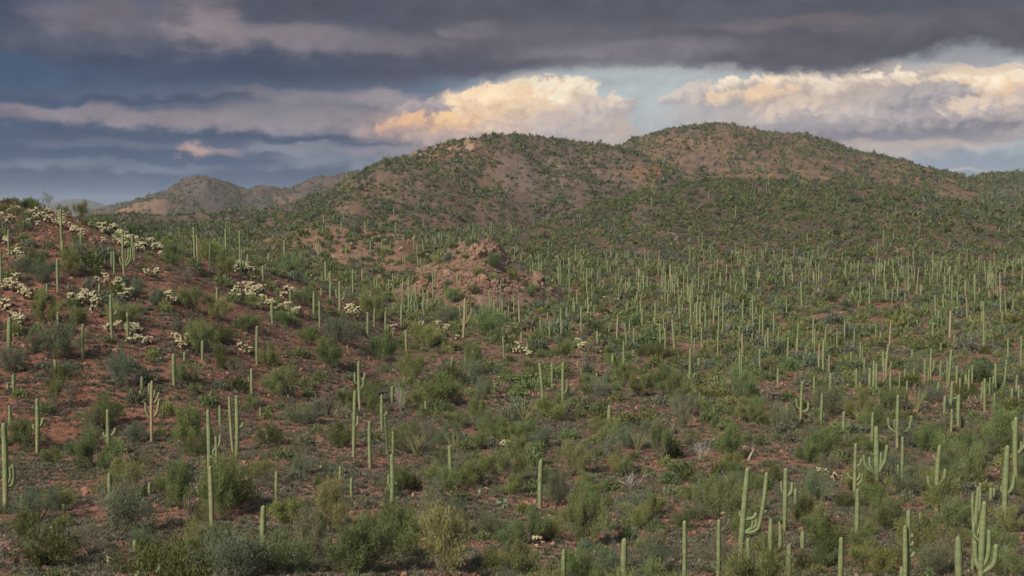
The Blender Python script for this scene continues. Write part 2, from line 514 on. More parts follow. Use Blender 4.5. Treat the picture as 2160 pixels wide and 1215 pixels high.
def hit(px, py, rmin=3.0):
    """where the ray through a pixel meets the terrain: azimuth, distance, height"""
    az, te = ray(px, py)
    ia, fa = _ia(np.array([az]))
    col = TE[ia[0]] * (1 - fa[0]) + TE[ia[0] + 1] * fa[0]
    ok = np.nonzero((col >= te) & (RR >= rmin))[0]
    if len(ok) == 0:
        j = int(np.argmax(np.where((RR > rmin) & (RR < 300), col, -9)))
        return float(az), float(RR[j]), float(col[j] * RR[j])
    j = ok[0]
    r = RR[j]
    if j > 0:
        a, b = col[j - 1], col[j]
        t = (te - a) / (b - a) if b > a else 0
        r = RR[j - 1] + (RR[j] - RR[j - 1]) * min(max(t, 0), 1)
    return float(az), float(r), float(sample(ZZ, np.array([az]), np.array([r]))[0])


def to_px(x, y, z):
    c, s = math.cos(TILT), math.sin(TILT)
    d = y * c + z * s
    u = -y * s + z * c
    return CX + F * x / d, CY - F * u / d


# ------------------------------------------------------------------ mesh building
def mesh_np(name, V, faces, mats=(), smooth=False, colors=None, mat_index=None, attr='tint'):
    """faces: list of (n,k) int arrays"""
    me = bpy.data.meshes.new(name)
    V = np.asarray(V, np.float32)
    faces = [np.asarray(f, np.int32) for f in faces if len(f)]
    me.vertices.add(len(V))
    me.vertices.foreach_set("co", V.ravel())
    loops = np.concatenate([f.ravel() for f in faces])
    sizes = np.concatenate([np.full(len(f), f.shape[1], np.int32) for f in faces])
    me.loops.add(len(loops))
    me.loops.foreach_set("vertex_index", loops)
    me.polygons.add(len(sizes))
    me.polygons.foreach_set("loop_start", np.concatenate([[0], np.cumsum(sizes)[:-1]]).astype(np.int32))
    if mat_index is not None:
        me.polygons.foreach_set("material_index", np.asarray(mat_index, np.int32))
    for m in mats:
        me.materials.append(m)
    me.update(calc_edges=True)
    me.polygons.foreach_set("use_smooth", np.full(len(sizes), smooth, bool))
    if colors is not None:
        a = me.attributes.new(attr, 'FLOAT_COLOR', 'POINT')
        c = np.ones((len(V), 4), np.float32)
        c[:, :colors.shape[1]] = colors
        a.data.foreach_set("color", c.ravel())
    return me


def obj(name, me, parent=None, loc=(0, 0, 0), rz=0.0, scale=(1, 1, 1)):
    o = bpy.data.objects.new(name, me)
    COL.objects.link(o)
    o.location = loc
    o.rotation_euler = (0, 0, rz)
    o.scale = scale
    if parent is not None:
        o.parent = parent
    return o


def tag(o, label=None, cat=None, group=None, kind=None):
    if label: o['label'] = label
    if cat: o['category'] = cat
    if group: o['group'] = group
    if kind: o['kind'] = kind
    return o


def copy_tree(o, parent=None):
    c = o.copy()
    COL.objects.link(c)
    if parent is not None:
        c.parent = parent
    for ch in list(o.children):
        copy_tree(ch, c)
    return c


def tube(pts, rad, sides=8, ribs=0.0, cap=True, phase=0.0):
    """swept tube; returns verts, quads, tris, and the along-length fraction of each vertex"""
    pts = np.asarray(pts, float)
    rad = np.asarray(rad, float)
    n = len(pts)
    tan = np.gradient(pts, axis=0)
    tan /= np.linalg.norm(tan, axis=1)[:, None] + 1e-9
    ref = np.array([0.31, 0.95, 0.0])
    N = np.empty((n, 3))
    prev = ref
    for i in range(n):
        v = prev - tan[i] * np.dot(prev, tan[i])
        if np.linalg.norm(v) < 1e-3:
            v = np.array([1.0, 0, 0]) - tan[i] * tan[i][0]
        v /= np.linalg.norm(v)
        N[i] = v
        prev = v
    B = np.cross(tan, N)
    a = np.arange(sides) / sides * 2 * np.pi + phase
    rr = 1 + ribs * np.where(np.arange(sides) % 2 == 0, 1, -1)
    ca, sa = np.cos(a) * rr, np.sin(a) * rr
    V = pts[:, None, :] + rad[:, None, None] * (ca[None, :, None] * N[:, None, :] + sa[None, :, None] * B[:, None, :])
    V = V.reshape(-1, 3)
    i = np.arange(n - 1)[:, None] * sides
    k = np.arange(sides)[None, :]
    k2 = (k + 1) % sides
    Q = np.stack([i + k, i + k2, i + sides + k2, i + sides + k], -1).reshape(-1, 4)
    fr = np.repeat(np.linspace(0, 1, n), sides)
    T = np.zeros((0, 3), int)
    if cap:
        V = np.vstack([V, pts[-1] + tan[-1] * rad[-1] * 0.3])
        fr = np.append(fr, 1.0)
        top = (n - 1) * sides
        kk = np.arange(sides)
        T = np.stack([top + kk, top + (kk + 1) % sides, np.full(sides, len(V) - 1)], -1)
    return V, Q, T, fr


def join(parts):
    """join (V, [faces...], C or None)"""
    Vs, Fs, Cs, off = [], {}, [], 0
    for p in parts:
        V, fl = p[0], p[1]
        Vs.append(V)
        for f in fl:
            if len(f):
                Fs.setdefault(f.shape[1], []).append(np.asarray(f) + off)
        if len(p) > 2 and p[2] is not None:
            Cs.append(p[2])
        off += len(V)
    return np.vstack(Vs), [np.vstack(v) for v in Fs.values()], (np.vstack(Cs) if Cs else None)


# ------------------------------------------------------------------ materials
def mat(name):
    m = bpy.data.materials.new(name)
    m.use_nodes = True
    t = m.node_tree
    t.nodes.clear()
    gg = G(t)
    return m, gg


def finish(gg, color, rough=0.9, bump=None, bump_s=0.3, bump_d=0.1, translucent=0.0, spec=0.15):
    b = gg.new('ShaderNodeBsdfPrincipled')
    gg.put(b.inputs['Base Color'], color)
    gg.put(b.inputs['Roughness'], rough)
    b.inputs['Specular IOR Level'].default_value = spec
    if bump is not None:
        bn = gg.new('ShaderNodeBump')
        gg.put(bn.inputs['Height'], bump)
        bn.inputs['Strength'].default_value = bump_s
        bn.inputs['Distance'].default_value = bump_d
        gg.t.links.new(bn.outputs[0], b.inputs['Normal'])
    out = gg.new('ShaderNodeOutputMaterial')
    sh = b.outputs[0]
    if translucent:
        tr = gg.new('ShaderNodeBsdfTranslucent')
        gg.put(tr.inputs[0], color)
        mx = gg.new('ShaderNodeMixShader')
        mx.inputs[0].default_value = translucent
        gg.t.links.new(sh, mx.inputs[1])
        gg.t.links.new(tr.outputs[0], mx.inputs[2])
        sh = mx.outputs[0]
    gg.t.links.new(sh, out.inputs[0])


def soil_material(name):
    m, s = mat(name)
    pos = s.new('ShaderNodeNewGeometry').outputs['Position']
    an = s.new('ShaderNodeAttribute', attribute_name='tint')
    at = an.outputs['Color']
    n1 = s.noise(pos, 0.08, 6, 0.6)
    n2 = s.noise(pos, 0.9, 6, 0.65)
    n3 = s.noise(pos, 6.0, 4, 0.7)
    vz = s.voro(pos, 3.2)
    vz2 = s.voro(pos, 0.55)
    stone = s.sstep(0.30, 0.14, vz.outputs['Distance'])
    big = s.mul(s.sstep(0.34, 0.18, vz2.outputs['Distance']), s.sstep(0.45, 0.62, n1))
    sep = s.new('ShaderNodeSeparateColor')
    s.put(sep.inputs[0], vz.outputs['Color'])
    c = s.mix(1.0, at, s.ramp(n2, [(0.28, (0.50, 0.48, 0.48)), (0.5, (1, 1, 1)), (0.72, (1.55, 1.48, 1.42))]), 'MULTIPLY')
    c = s.mix(1.0, c, s.ramp(n1, [(0.3, (0.75, 0.74, 0.74)), (0.7, (1.25, 1.22, 1.2))]), 'MULTIPLY')
    c = s.mix(s.mul(stone, sep.outputs[0], 0.8), c, s.mix(0.5, c, (0.36, 0.20, 0.14)))
    c = s.mix(s.mul(stone, s.sstep(0.62, 0.9, sep.outputs[1]), 0.8), c, (0.055, 0.040, 0.034))
    c = s.mix(s.mul(big, 0.35), c, (0.34, 0.24, 0.19))
    c = s.mix(1.0, c, s.ramp(n3, [(0.3, (0.7, 0.7, 0.7)), (0.7, (1.3, 1.3, 1.3))]), 'MULTIPLY')
    # knee-high scrub and grass tussocks on the far slopes
    sn = s.noise(pos, 0.55, 5, 0.7)
    sc = s.mul(s.sstep(0.47, 0.56, sn), an.outputs['Alpha'])
    c = s.mix(s.mul(sc, 0.85), c, s.mix(s.sstep(0.35, 0.65, n1), (0.075, 0.088, 0.045), (0.125, 0.125, 0.070)))
    h = s.add(s.mul(sc, 3.0), s.mul(stone, 0.9), s.mul(n2, 0.8), s.mul(n3, 0.25), s.mul(big, 1.4))
    finish(s, c, 0.95, h, 0.8, 0.22)
    return m


def rock_material():
    m, s = mat("rock")
    tc = s.new('ShaderNodeTexCoord').outputs['Object']
    pos = s.new('ShaderNodeNewGeometry').outputs['Position']
    at = s.new('ShaderNodeAttribute', attribute_name='tint').outputs['Color']
    n = s.noise(pos, 1.6, 6, 0.65)
    n2 = s.noise(pos, 9.0, 5, 0.65)
    c = s.mix(1.0, at, s.ramp(n, [(0.3, (0.62, 0.6, 0.58)), (0.6, (1.1, 1.08, 1.05)), (0.8, (1.4, 1.36, 1.3))]), 'MULTIPLY')
    finish(s, c, 0.92, s.add(s.mul(n, 0.7), s.mul(n2, 0.3)), 0.7, 0.15)
    return m


def foliage_material(name, use_object):
    m, s = mat(name)
    if use_object:
        oi = s.new('ShaderNodeObjectInfo')
        base = oi.outputs['Color']
        at = s.new('ShaderNodeAttribute', attribute_name='tint').outputs['Color']
        base = s.mix(1.0, base, at, 'MULTIPLY')
    else:
        base = s.new('ShaderNodeAttribute', attribute_name='tint').outputs['Color']
    finish(s, base, 0.75, translucent=0.25, spec=0.2)
    return m


def bark_material(name, c0, c1):
    m, s = mat(name)
    pos = s.new('ShaderNodeNewGeometry').outputs['Position']
    n = s.noise(pos, 7.0, 5, 0.6)
    finish(s, s.mix(n, c0, c1), 0.9)
    return m


def saguaro_material():
    m, s = mat("saguaro_skin")
    at = s.new('ShaderNodeAttribute', attribute_name='tint')
    sep = s.new('ShaderNodeSeparateColor')
    s.put(sep.inputs[0], at.outputs['Color'])
    h, age, rib = sep.outputs                                  # metres above the foot /10, woodiness, rib crest
    pos = s.new('ShaderNodeNewGeometry').outputs['Position']
    n = s.noise(pos, 3.0, 5, 0.6)
    oi = s.new('ShaderNodeObjectInfo').outputs['Random']
    hm = s.mul(h, 10.0)
    band = s.noise(s.xyz(s.mul(oi, 50.0), 0.0, s.mul(hm, 3.4)), 1.0, 3, 0.6)
    green = s.mix(s.sstep(0.35, 0.68, band), (0.132, 0.184, 0.076), (0.222, 0.266, 0.126))
    green = s.mix(s.mul(s.sstep(0.56, 0.42, band), 0.35), green, (0.075, 0.115, 0.05))
    green = s.mix(s.mul(n, 0.5), green, (0.18, 0.205, 0.10))
    green = s.mix(s.mul(rib, 0.45), s.mix(1.0, green, (0.85, 0.88, 0.82), 'MULTIPLY'), (0.30, 0.31, 0.17))
    wood = s.mix(n, (0.25, 0.20, 0.12), (0.37, 0.29, 0.18))
    c = s.mix(s.add(age, s.mul(s.sub(n, 0.5), 0.5)), green, wood)
    scar = s.sstep(0.70, 0.76, s.noise(pos, 2.2, 3, 0.5))
    c = s.mix(s.mul(scar, 0.6), c, (0.12, 0.09, 0.06))
    finish(s, c, 0.7, s.noise(pos, 25.0, 2, 0.5), 0.15, 0.03, spec=0.25)
    return m


def fuzz_material(name, c0, c1):
    m, s = mat(name)
    pos = s.new('ShaderNodeNewGeometry').outputs['Position']
    n = s.noise(pos, 9.0, 4, 0.6)
    at = s.new('ShaderNodeAttribute', attribute_name='tint').outputs['Color']
    finish(s, s.mix(1.0, s.mix(n, c0, c1), at, 'MULTIPLY'), 0.9, s.noise(pos, 40.0, 2, 0.6), 0.6, 0.03, translucent=0.15)
    return m


M_SOIL = soil_material("soil")
M_ROCK = rock_material()
M_LEAF = foliage_material("shrub_leaves", True)
M_LEAF_FAR = foliage_material("shrub_leaves_far", False)
M_STEM = bark_material("twig_bark", (0.10, 0.085, 0.06), (0.20, 0.18, 0.13))
M_GREENSTEM = bark_material("green_bark", (0.16, 0.17, 0.07), (0.27, 0.26, 0.12))
M_DEAD = bark_material("bleached_wood", (0.26, 0.23, 0.20), (0.48, 0.44, 0.39))
M_SAG = saguaro_material()
M_FUZZ = fuzz_material("cholla_spines", (0.40, 0.36, 0.20), (0.68, 0.63, 0.41))
M_CHTRUNK = bark_material("cholla_trunk_bark", (0.030, 0.022, 0.017), (0.085, 0.062, 0.045))
M_PAD = fuzz_material("prickly_pear_skin", (0.13, 0.20, 0.11), (0.24, 0.31, 0.19))

# ------------------------------------------------------------------ ground, hills and mountains (one continuous sheet, cut along the feet)
SOIL = {0: (0.215, 0.120, 0.084), 1: (0.215, 0.105, 0.072), 2: (0.215, 0.128, 0.090), 3: (0.185, 0.130, 0.100), 4: (0.130, 0.086, 0.064),
        5: (0.160, 0.110, 0.085), 6: (0.205, 0.130, 0.090), 7: (0.13, 0.12, 0.075), 8: (0.125, 0.094, 0.084), 9: (0.18, 0.128, 0.100), 10: (0.180, 0.116, 0.084), 11: (0.12, 0.12, 0.11)}
na, nr = AA.shape
XX, YY = np.sin(AA) * RG, np.cos(AA) * RG
PXG = CX + F * np.tan(np.clip(AA, -1.2, 1.2))
tint = np.array([SOIL[i] for i in range(12)])[ZN]
# blend the soil colours over the feet and add slow patches
for _ in range(3):
    tint[:, 1:-1] = (tint[:, :-2] + 2 * tint[:, 1:-1] + tint[:, 2:]) / 4
    tint[1:-1] = (tint[:-2] + 2 * tint[1:-1] + tint[2:]) / 4
patch = fbm(XX / (RG * 0.10 + 12), YY / (RG * 0.10 + 12), 4, 120)
mauve = sm((patch - 0.05) / 0.3) * np.isin(ZN, (4, 5, 6, 8))
tint = tint * (1 - 0.55 * mauve[..., None]) + np.array([0.185, 0.135, 0.118]) * 0.55 * mauve[..., None]
red = sm((-patch - 0.05) / 0.3) * np.isin(ZN, (2, 4, 5, 6))
tint = tint * (1 - 0.4 * red[..., None]) + np.array([0.25, 0.14, 0.09]) * 0.4 * red[..., None]
# fine low scrub that covers far slopes (plants too small to model)
scrub = fbm(XX / (1.0 + RG * 0.0035), YY / (1.0 + RG * 0.0035), 3, 140)
sc = (0.35 + 0.65 * sm((scrub + 0.2) / 0.5)) * np.clip((RG - 300) / 400, 0, 1)
sc = np.where(np.isin(ZN, (8, 9)), sc * 1.0, sc)
# bare rock on the steep craggy faces
gz = np.abs(np.gradient(ZZ, axis=1)) / (RG * 0.0098)
steep = sm((gz - 0.62) / 0.35) * (RG > 500)
sc = sc * (1 - 0.8 * steep)
tint = tint * (1 - steep[..., None]) + np.array([0.26, 0.165, 0.115]) * steep[..., None]
# rock caps and soil patches where the mountains show them
nz = fbm(XX / (RG * 0.012), YY / (RG * 0.012), 4, 160)
YPG = 440 - TE * F


def rock_patch(zone, m, col):
    global tint, sc
    m = np.clip(m, 0, 1) * (ZN == zone)
    tint = tint * (1 - m[..., None]) + np.array(col) * m[..., None]
    sc = sc * (1 - 0.75 * m)


def spot(px, py, rx, ry):
    return sm(1.25 - np.hypot((PXG - px) / rx, (YPG - py) / ry) + nz * 0.9)


top8 = np.where(ZN == 8, TE, -1).max(axis=1)[:, None]
rock_patch(8, sm((24 - (top8 - TE) * F) / 12 + nz * 1.6) * (PXG > 360), (0.120, 0.076, 0.066))
rock_patch(9, sm(0.55 + nz * 2.2), (0.25, 0.150, 0.100))
rock_patch(8, spot(610, 428, 34, 14), (0.26, 0.155, 0.105))
rock_patch(5, spot(930, 322, 90, 14), (0.250, 0.145, 0.090))
rock_patch(5, spot(1140, 365, 130, 46) * 0.8, (0.200, 0.148, 0.130))
rock_patch(5, spot(1370, 362, 70, 26) * 0.9, (0.270, 0.145, 0.085))
rock_patch(4, spot(1415, 498, 34, 16), (0.21, 0.135, 0.100))
rock_patch(6, spot(1460, 300, 90, 22) * 0.7, (0.27, 0.165, 0.110))
VV = np.stack([XX, YY, ZZ], -1).reshape(-1, 3)
CC = np.concatenate([tint, sc[..., None]], -1).reshape(-1, 4)
ii = np.arange(na - 1)[:, None] * nr + np.arange(nr - 1)[None, :]
quads = np.stack([ii, ii + nr, ii + nr + 1, ii + 1], -1)[:, :, ::-1].reshape(-1, 4)
wrap = (na - 1) * nr + np.arange(nr - 1)
quads_w = np.stack([wrap, np.arange(nr - 1), np.arange(nr - 1) + 1, wrap + 1], -1)[:, ::-1]
zq = ZN[:-1, :-1].reshape(-1)
allq = np.vstack([quads, quads_w])
allz = np.concatenate([zq, np.zeros(nr - 1, np.int8)])
for z in range(12):
    f = allq[allz == z]
    if not len(f):
        continue
    idx, inv = np.unique(f, return_inverse=True)
    f2 = inv.reshape(f.shape)
    V, C = VV[idx], CC[idx]
    if z == 0:                                                 # close the small hole below the camera
        ring = np.nonzero(idx % nr == 0)[0]
        V = np.vstack([V, [[0, 0, -1.7]]])
        C = np.vstack([C, C[:1]])
        fan = np.stack([ring, np.roll(ring, -1), np.full(len(ring), len(V) - 1)], -1)
        me = mesh_np(HNAME[z], V, [f2, fan], [M_SOIL], True, C)
    else:
        me = mesh_np(HNAME[z], V, [f2], [M_SOIL], True, C)
    tag(obj(HNAME[z], me), HLABEL[z], HNAME[z], None, 'structure')

#@@OBJECTS
# ------------------------------------------------------------------ labels: each names its thing by look and by a landmark near it
MARKS = []          # (px, py, phrase)
NAMED = []          # (object, look, category word, px, py)
ORD = ["nearest", "second nearest", "third nearest", "fourth nearest", "fifth nearest", "sixth nearest", "seventh nearest", "eighth nearest",
       "ninth nearest", "tenth nearest", "eleventh nearest", "twelfth nearest"] + ["%dth nearest" % k for k in range(13, 60)]


def mark(px, py, phrase):
    MARKS.append((px, py, phrase))


def write_labels():
    buckets = {}
    for o, look, px, py in NAMED:
        d = [(math.hypot((px - a) * 0.8, py - b), a, b, ph) for a, b, ph in MARKS]
        dist, a, b, ph = min(d)
        dx, dy = px - a, py - b
        if abs(dx) > abs(dy) * 1.0:
            side = "right of" if dx > 0 else "left of"
        else:
            side = "below" if dy > 0 else "above"
        buckets.setdefault((look, side, ph), []).append((dist, o))
    for (look, side, ph), lst in buckets.items():
        lst.sort(key=lambda t: t[0])
        for k, (_, o) in enumerate(lst):
            o['label'] = f"{look} {side} the {ph}" if len(lst) == 1 else f"{look}, {ORD[k]} {side} the {ph}"


# ------------------------------------------------------------------ saguaros
def sag_colors(fr, V, H, woody, fade, ribs_sides, n):
    z = V[:, 2]
    hf = np.clip(z / max(H, .1), 0, 1)
    wood = np.clip(woody * (1 - hf / max(fade, 0.01)), 0, 1) if fade < 5 else np.full(len(V), woody)
    rib = np.zeros(len(V))
    k = np.arange(len(V)) % ribs_sides
    rib[:] = np.where(k % 2 == 0, 1.0, 0.0)
    rib = np.maximum(rib, sm((fr - 0.965) / 0.03))             # pale crown of spines at the tip
    return np.stack([np.clip(z, 0, 20) / 10, wood, rib], -1)


def catmull(P, n):
    P = np.asarray(P, float)
    Q = np.vstack([2 * P[0] - P[1], P, 2 * P[-1] - P[-2]])
    out = []
    segs = len(P) - 1
    for t in np.linspace(0, segs, n):
        i = min(int(t), segs - 1)
        u = t - i
        a, b, c, d = Q[i], Q[i + 1], Q[i + 2], Q[i + 3]
        out.append(0.5 * ((2 * b) + (-a + c) * u + (2 * a - 5 * b + 4 * c - d) * u * u + (-a + 3 * b - 3 * c + d) * u ** 3))
    return np.array(out)


def tip_round(fr, body, tip):
    """radius profile along a stem: body(fr) closed by a round end over the last `tip` of its length"""
    e = np.clip((fr - (1 - tip)) / tip, 0, 1)
    return body * np.sqrt(np.clip(1 - e ** 2.2, 0.0, 1)) + 1e-3


def sag_trunk(H, Rm, lean, bend, sides, rings, woody=0.25, fade=0.25, ribs=0.07, seed=0):
    rr = np.random.default_rng(seed)
    tip = min(0.5, Rm * 1.25 / H)
    fr = np.unique(np.concatenate([np.linspace(0, 1 - tip, rings), 1 - tip + tip * np.sin(np.linspace(0, np.pi / 2, 7))]))
    top = np.array([lean[0], lean[1], H])
    pts = np.outer(fr, top) + np.outer(np.sin(np.pi * fr), [bend[0], bend[1], 0])
    w1, w2 = rr.uniform(0, 6, 2)
    neck = 1 + 0.03 * np.sin(fr * H * 2.1 + w1) + 0.022 * np.sin(fr * H * 5.0 + w2)
    body = Rm * np.interp(fr, [0, 0.06, 0.35, 0.65, 0.9, 1], [0.80, 0.78, 0.95, 1.0, 0.86, 0.80]) * neck
    rad = tip_round(fr, body, tip)
    pts[0, 2] -= 0.25
    V, Q, T, f = tube(pts, rad, sides, ribs)
    f = np.append(np.repeat(fr, sides), 1.0)
    return V, [Q, T], sag_colors(f, V, H, woody, fade, sides, len(V))


def sag_arm(P, Rm, sides, n, H, woody=0.0, ribs=0.07, droop=False):
    pts = catmull(P, n)
    L = np.linalg.norm(np.diff(pts, axis=0), axis=1).sum()
    tip = min(0.5, Rm * 1.3 / L)
    s = np.concatenate([[0], np.cumsum(np.linalg.norm(np.diff(pts, axis=0), axis=1))]) / L
    s2 = np.unique(np.concatenate([np.linspace(0, 1 - tip, n), 1 - tip + tip * np.sin(np.linspace(0, np.pi / 2, 6))]))
    pts = np.stack([np.interp(s2, s, pts[:, k]) for k in range(3)], -1)
    body = Rm * np.interp(s2, [0, 0.12, 0.3, 0.8, 1], [0.62, 0.82, 1.0, 1.0, 0.85])
    V, Q, T, f = tube(pts, tip_round(s2, body, tip), sides, ribs)
    f = np.append(np.repeat(s2, sides), 1.0)
    return V, [Q, T], sag_colors(f, V, H, woody, 9, sides, len(V))


SAG_N = [0]
FOREST = []        # saguaros too small in the photo to stand as things of their own


def saguaro(xt, yt, xb, yb, w, arms=(), look=None, mk=None, woody=0.25, fade=0.3, rmin=3.0):
    """one saguaro from its tip, foot and width in the photograph; arms are point lists from tip to joint"""
    az, r, z = hit(xb, yb, rmin)
    k = r / F / math.cos(az)
    H = max((yb - yt) * k, 0.35)
    Rm = min(max(w / 2 * k, 0.09), 0.36)
    Rm = min(Rm, H * 0.3)
    SAG_N[0] += 1
    sd = SAG_N[0]
    rr = np.random.default_rng(1000 + sd)
    ux, uy = math.cos(az), -math.sin(az)                       # screen right in the world
    lean = ((xt - xb) * k * ux, (xt - xb) * k * uy)
    near = r < 170
    sides = 22 if r < 125 else 14 if r < 230 else 10
    ribs = 0.13 if sides > 12 else 0.06
    b = rr.normal(0, 0.008) * H
    V, fl, C = sag_trunk(H, Rm, lean, (b * ux, b * uy), sides, 18 if near else 10, woody, fade, ribs, sd)
    if not arms and look is None and mk is None and yb - yt < 20.5:
        FOREST.append((V + np.array([math.sin(az) * r, math.cos(az) * r, z]), fl, C))
        return None
    o = obj("saguaro", mesh_np("saguaro", V, fl, [M_SAG], True, C), None, (math.sin(az) * r, math.cos(az) * r, z))
    for i, a in enumerate(arms):
        P, aw = a[0], a[1]
        aw_w = a[2] if len(a) > 2 else 0.0
        dep = rr.uniform(-0.35, 0.35)
        pts = []
        jx, jy = P[-1]
        for q, (x, y) in enumerate(P):
            f = (q / max(len(P) - 1, 1))
            off = (x - jx) * k * dep * (1 - f)
            sx = (x - xb) * k
            pts.append((sx * ux - off * uy * 0 + off * math.sin(az), sx * uy + off * math.cos(az), (yb - y) * k))
        t = min(max((yb - jy) / max(yb - yt, 1), 0), 1)
        axis = (lean[0] * t, lean[1] * t, (yb - jy) * k)
        pts = pts[::-1]
        if math.dist(pts[0], axis) > Rm * 0.5 and math.dist(pts[0], axis) < Rm * 4:
            pts[0] = tuple(0.75 * np.array(axis) + 0.25 * np.array(pts[0]))
        V, fl, C = sag_arm(pts, min(max(aw / 2 * k, 0.06), 0.26), max(10, sides - 6), 14, H, aw_w, ribs)
        obj("arm", mesh_np("arm", V, fl, [M_SAG], True, C), o)
    tag(o, None, "saguaro", "saguaros standing across the slope and valley")
    px, py = (xt + xb) / 2, (yt + yb) / 2
    if look is None:
        tall = "tall" if H > 5.2 else "medium" if H > 3.0 else "short" if H > 1.5 else "stubby young"
        n = len(arms)
        body = "armless" if n == 0 else "one-armed" if n == 1 else "two-armed" if n == 2 else "many-armed"
        skin = "tan" if woody > 0.8 else "slender" if Rm / H < 0.022 else "thick" if Rm / H > 0.06 else "green"
        ln = " leaning" if abs(xt - xb) > 0.06 * (yb - yt) + 2 else ""
        NAMED.append((o, f"{tall} {skin}{ln} {body} saguaro", px, py))
    else:
        o['label'] = look
    if mk:
        mark(px, py, mk)
    return o


def C4(ox, oy):
    """a crop of the photograph drawn four times larger, with its origin"""
    def f(xt, yt, xb, yb, w, arms=(), **kw):
        c = lambda x, y: (ox + x / 3.996, oy + y / 3.996)
        a = [([c(*p) for p in q[0]], q[1] / 3.996, *q[2:]) for q in arms]
        return saguaro(*c(xt, yt), *c(xb, yb), w / 3.996, a, **kw)
    return f


def place_saguaros():
    TAN = dict(woody=1.0, fade=3.0)
    LOWTAN = dict(woody=0.9, fade=0.75)
    A = C4(0, 400)
    A(1635, 330, 1640, 580, 18, look="tallest of the pale saguaros on the skyline right of the cholla band", mk="tall pale skyline saguaro")
    A(1662, 395, 1668, 680, 12, look="dead brown saguaro trunk right behind the tall pale skyline saguaro", **TAN)
    A(1772, 470, 1772, 705, 16); A(1903, 335, 1908, 575, 16); A(2088, 545, 2088, 660, 16); A(2022, 358, 2020, 640, 14)
    A(2030, 590, 2032, 770, 18, [([(2052, 600), (2052, 640), (2038, 665)], 13), ([(2040, 510), (2040, 560), (2032, 600)], 11)])
    A(515, 163, 517, 330, 14); A(517, 265, 520, 540, 19); A(530, 443, 530, 560, 17); A(683, 368, 685, 490, 17); A(75, 360, 73, 560, 15); A(8, 530, 8, 800, 18)
    A(488, 607, 488, 858, 23, mk="plain columnar saguaro on the red ridge", look="plain columnar saguaro between bushes low on the red ridge")
    A(1040, 402, 1048, 748, 19, [([(1018, 575), (1022, 625), (1040, 655)], 14), ([(1057, 515), (1058, 580), (1050, 640)], 14), ([(1084, 505), (1078, 590), (1058, 650)], 15), ([(1103, 498), (1092, 610), (1062, 658)], 16), ([(1118, 520), (1108, 600), (1070, 655)], 12)],
      look="candelabra saguaro with five upright arms and tan foot on the red ridge", mk="candelabra saguaro on the ridge", woody=1.0, fade=0.42)
    A(1118, 408, 1120, 580, 18); A(1133, 483, 1133, 595, 17); A(1157, 420, 1157, 490, 12); A(942, 530, 942, 655, 17); A(962, 535, 962, 728, 17)
    A(838, 803, 838, 905, 21); A(582, 783, 582, 850, 19); A(396, 800, 396, 865, 17); A(490, 1042, 490, 1170, 21); A(660, 250, 660, 295, 9)
    A(940, 910, 945, 1262, 24, [([(984, 1030), (975, 1060), (950, 1065)], 16)]); A(1077, 1050, 1078, 1262, 25)
    A(85, 1110, 75, 1424, 34, [([(116, 1235), (106, 1255), (92, 1258)], 16)]); A(704, 1155, 697, 1430, 25); A(1833, 830, 1833, 955, 21); A(2028, 840, 2028, 920, 15)
    B = C4(540, 400)
    for a in ((240, 430, 238, 630, 17), (107, 540, 107, 645, 17), (372, 550, 374, 662, 13), (411, 625, 410, 738, 15), (60, 640, 60, 768, 21), (816, 673, 816, 893, 17), (1000, 745, 1000, 855, 15), (550, 832, 550, 905, 17),
              (490, 862, 487, 1092, 23), (289, 835, 289, 965, 17), (535, 945, 535, 1165, 21), (136, 940, 140, 1150, 23), (943, 1033, 943, 1242, 23), (1000, 1000, 1000, 1172, 19), (1093, 1022, 1093, 1238, 21), (1228, 970, 1225, 1165, 26),
              (1157, 795, 1157, 902, 13), (1176, 830, 1174, 932, 13), (1541, 905, 1541, 1032, 11), (1493, 860, 1493, 948, 11), (1445, 720, 1445, 802, 11), (1698, 715, 1698, 802, 13), (1720, 960, 1718, 1072, 13), (1775, 975, 1772, 1112, 15),
              (1903, 930, 1900, 1078, 13), (1970, 830, 1970, 1028, 13), (1985, 905, 1983, 1042, 13), (2010, 925, 2008, 1062, 13), (2075, 918, 2075, 1082, 15), (2128, 970, 2128, 1092, 13), (1947, 985, 1945, 1078, 11), (1330, 840, 1340, 935, 11),
              (965, 430, 965, 522, 11), (1178, 280, 1178, 372, 11), (1335, 370, 1332, 520, 11), (945, 243, 945, 306, 9), (1038, 275, 1038, 346, 9), (720, 275, 720, 362, 11), (740, 200, 742, 277, 9), (571, 215, 571, 277, 11), (562, 310, 562, 392, 9),
              (1256, 540, 1256, 667, 11), (1236, 570, 1238, 652, 9), (1365, 560, 1365, 642, 10), (1390, 570, 1390, 652, 10), (463, 290, 465, 372, 8), (1370, 110, 1370, 176, 9), (1162, 150, 1162, 216, 9)):
        B(*a)
    B(920, 260, 922, 366, 9, **TAN)
    B(585, 607, 588, 808, 21, [([(556, 722), (562, 765), (580, 785)], 13), ([(612, 705), (610, 750), (594, 780)], 14)])
    B(627, 688, 625, 955, 21, [([(645, 780), (640, 800), (630, 805)], 12)])
    B(707, 773, 707, 1078, 22, [([(676, 840), (682, 900), (698, 925)], 17), ([(746, 862), (742, 915), (716, 938)], 17), ([(722, 890), (718, 925), (710, 935)], 12)], look="stout trident saguaro with tan foot below and left of the boulder knoll", mk="stout trident saguaro", **LOWTAN)
    B(1290, 760, 1290, 1038, 19, [([(1300, 820), (1302, 880), (1294, 920)], 14), ([(1315, 868), (1310, 940), (1293, 966)], 17)])
    B(1345, 785, 1350, 1003, 15)
    B(1408, 820, 1412, 1053, 15, [([(1427, 870), (1424, 905), (1413, 925)], 10), ([(1424, 960), (1420, 975), (1413, 980)], 8)], **LOWTAN)
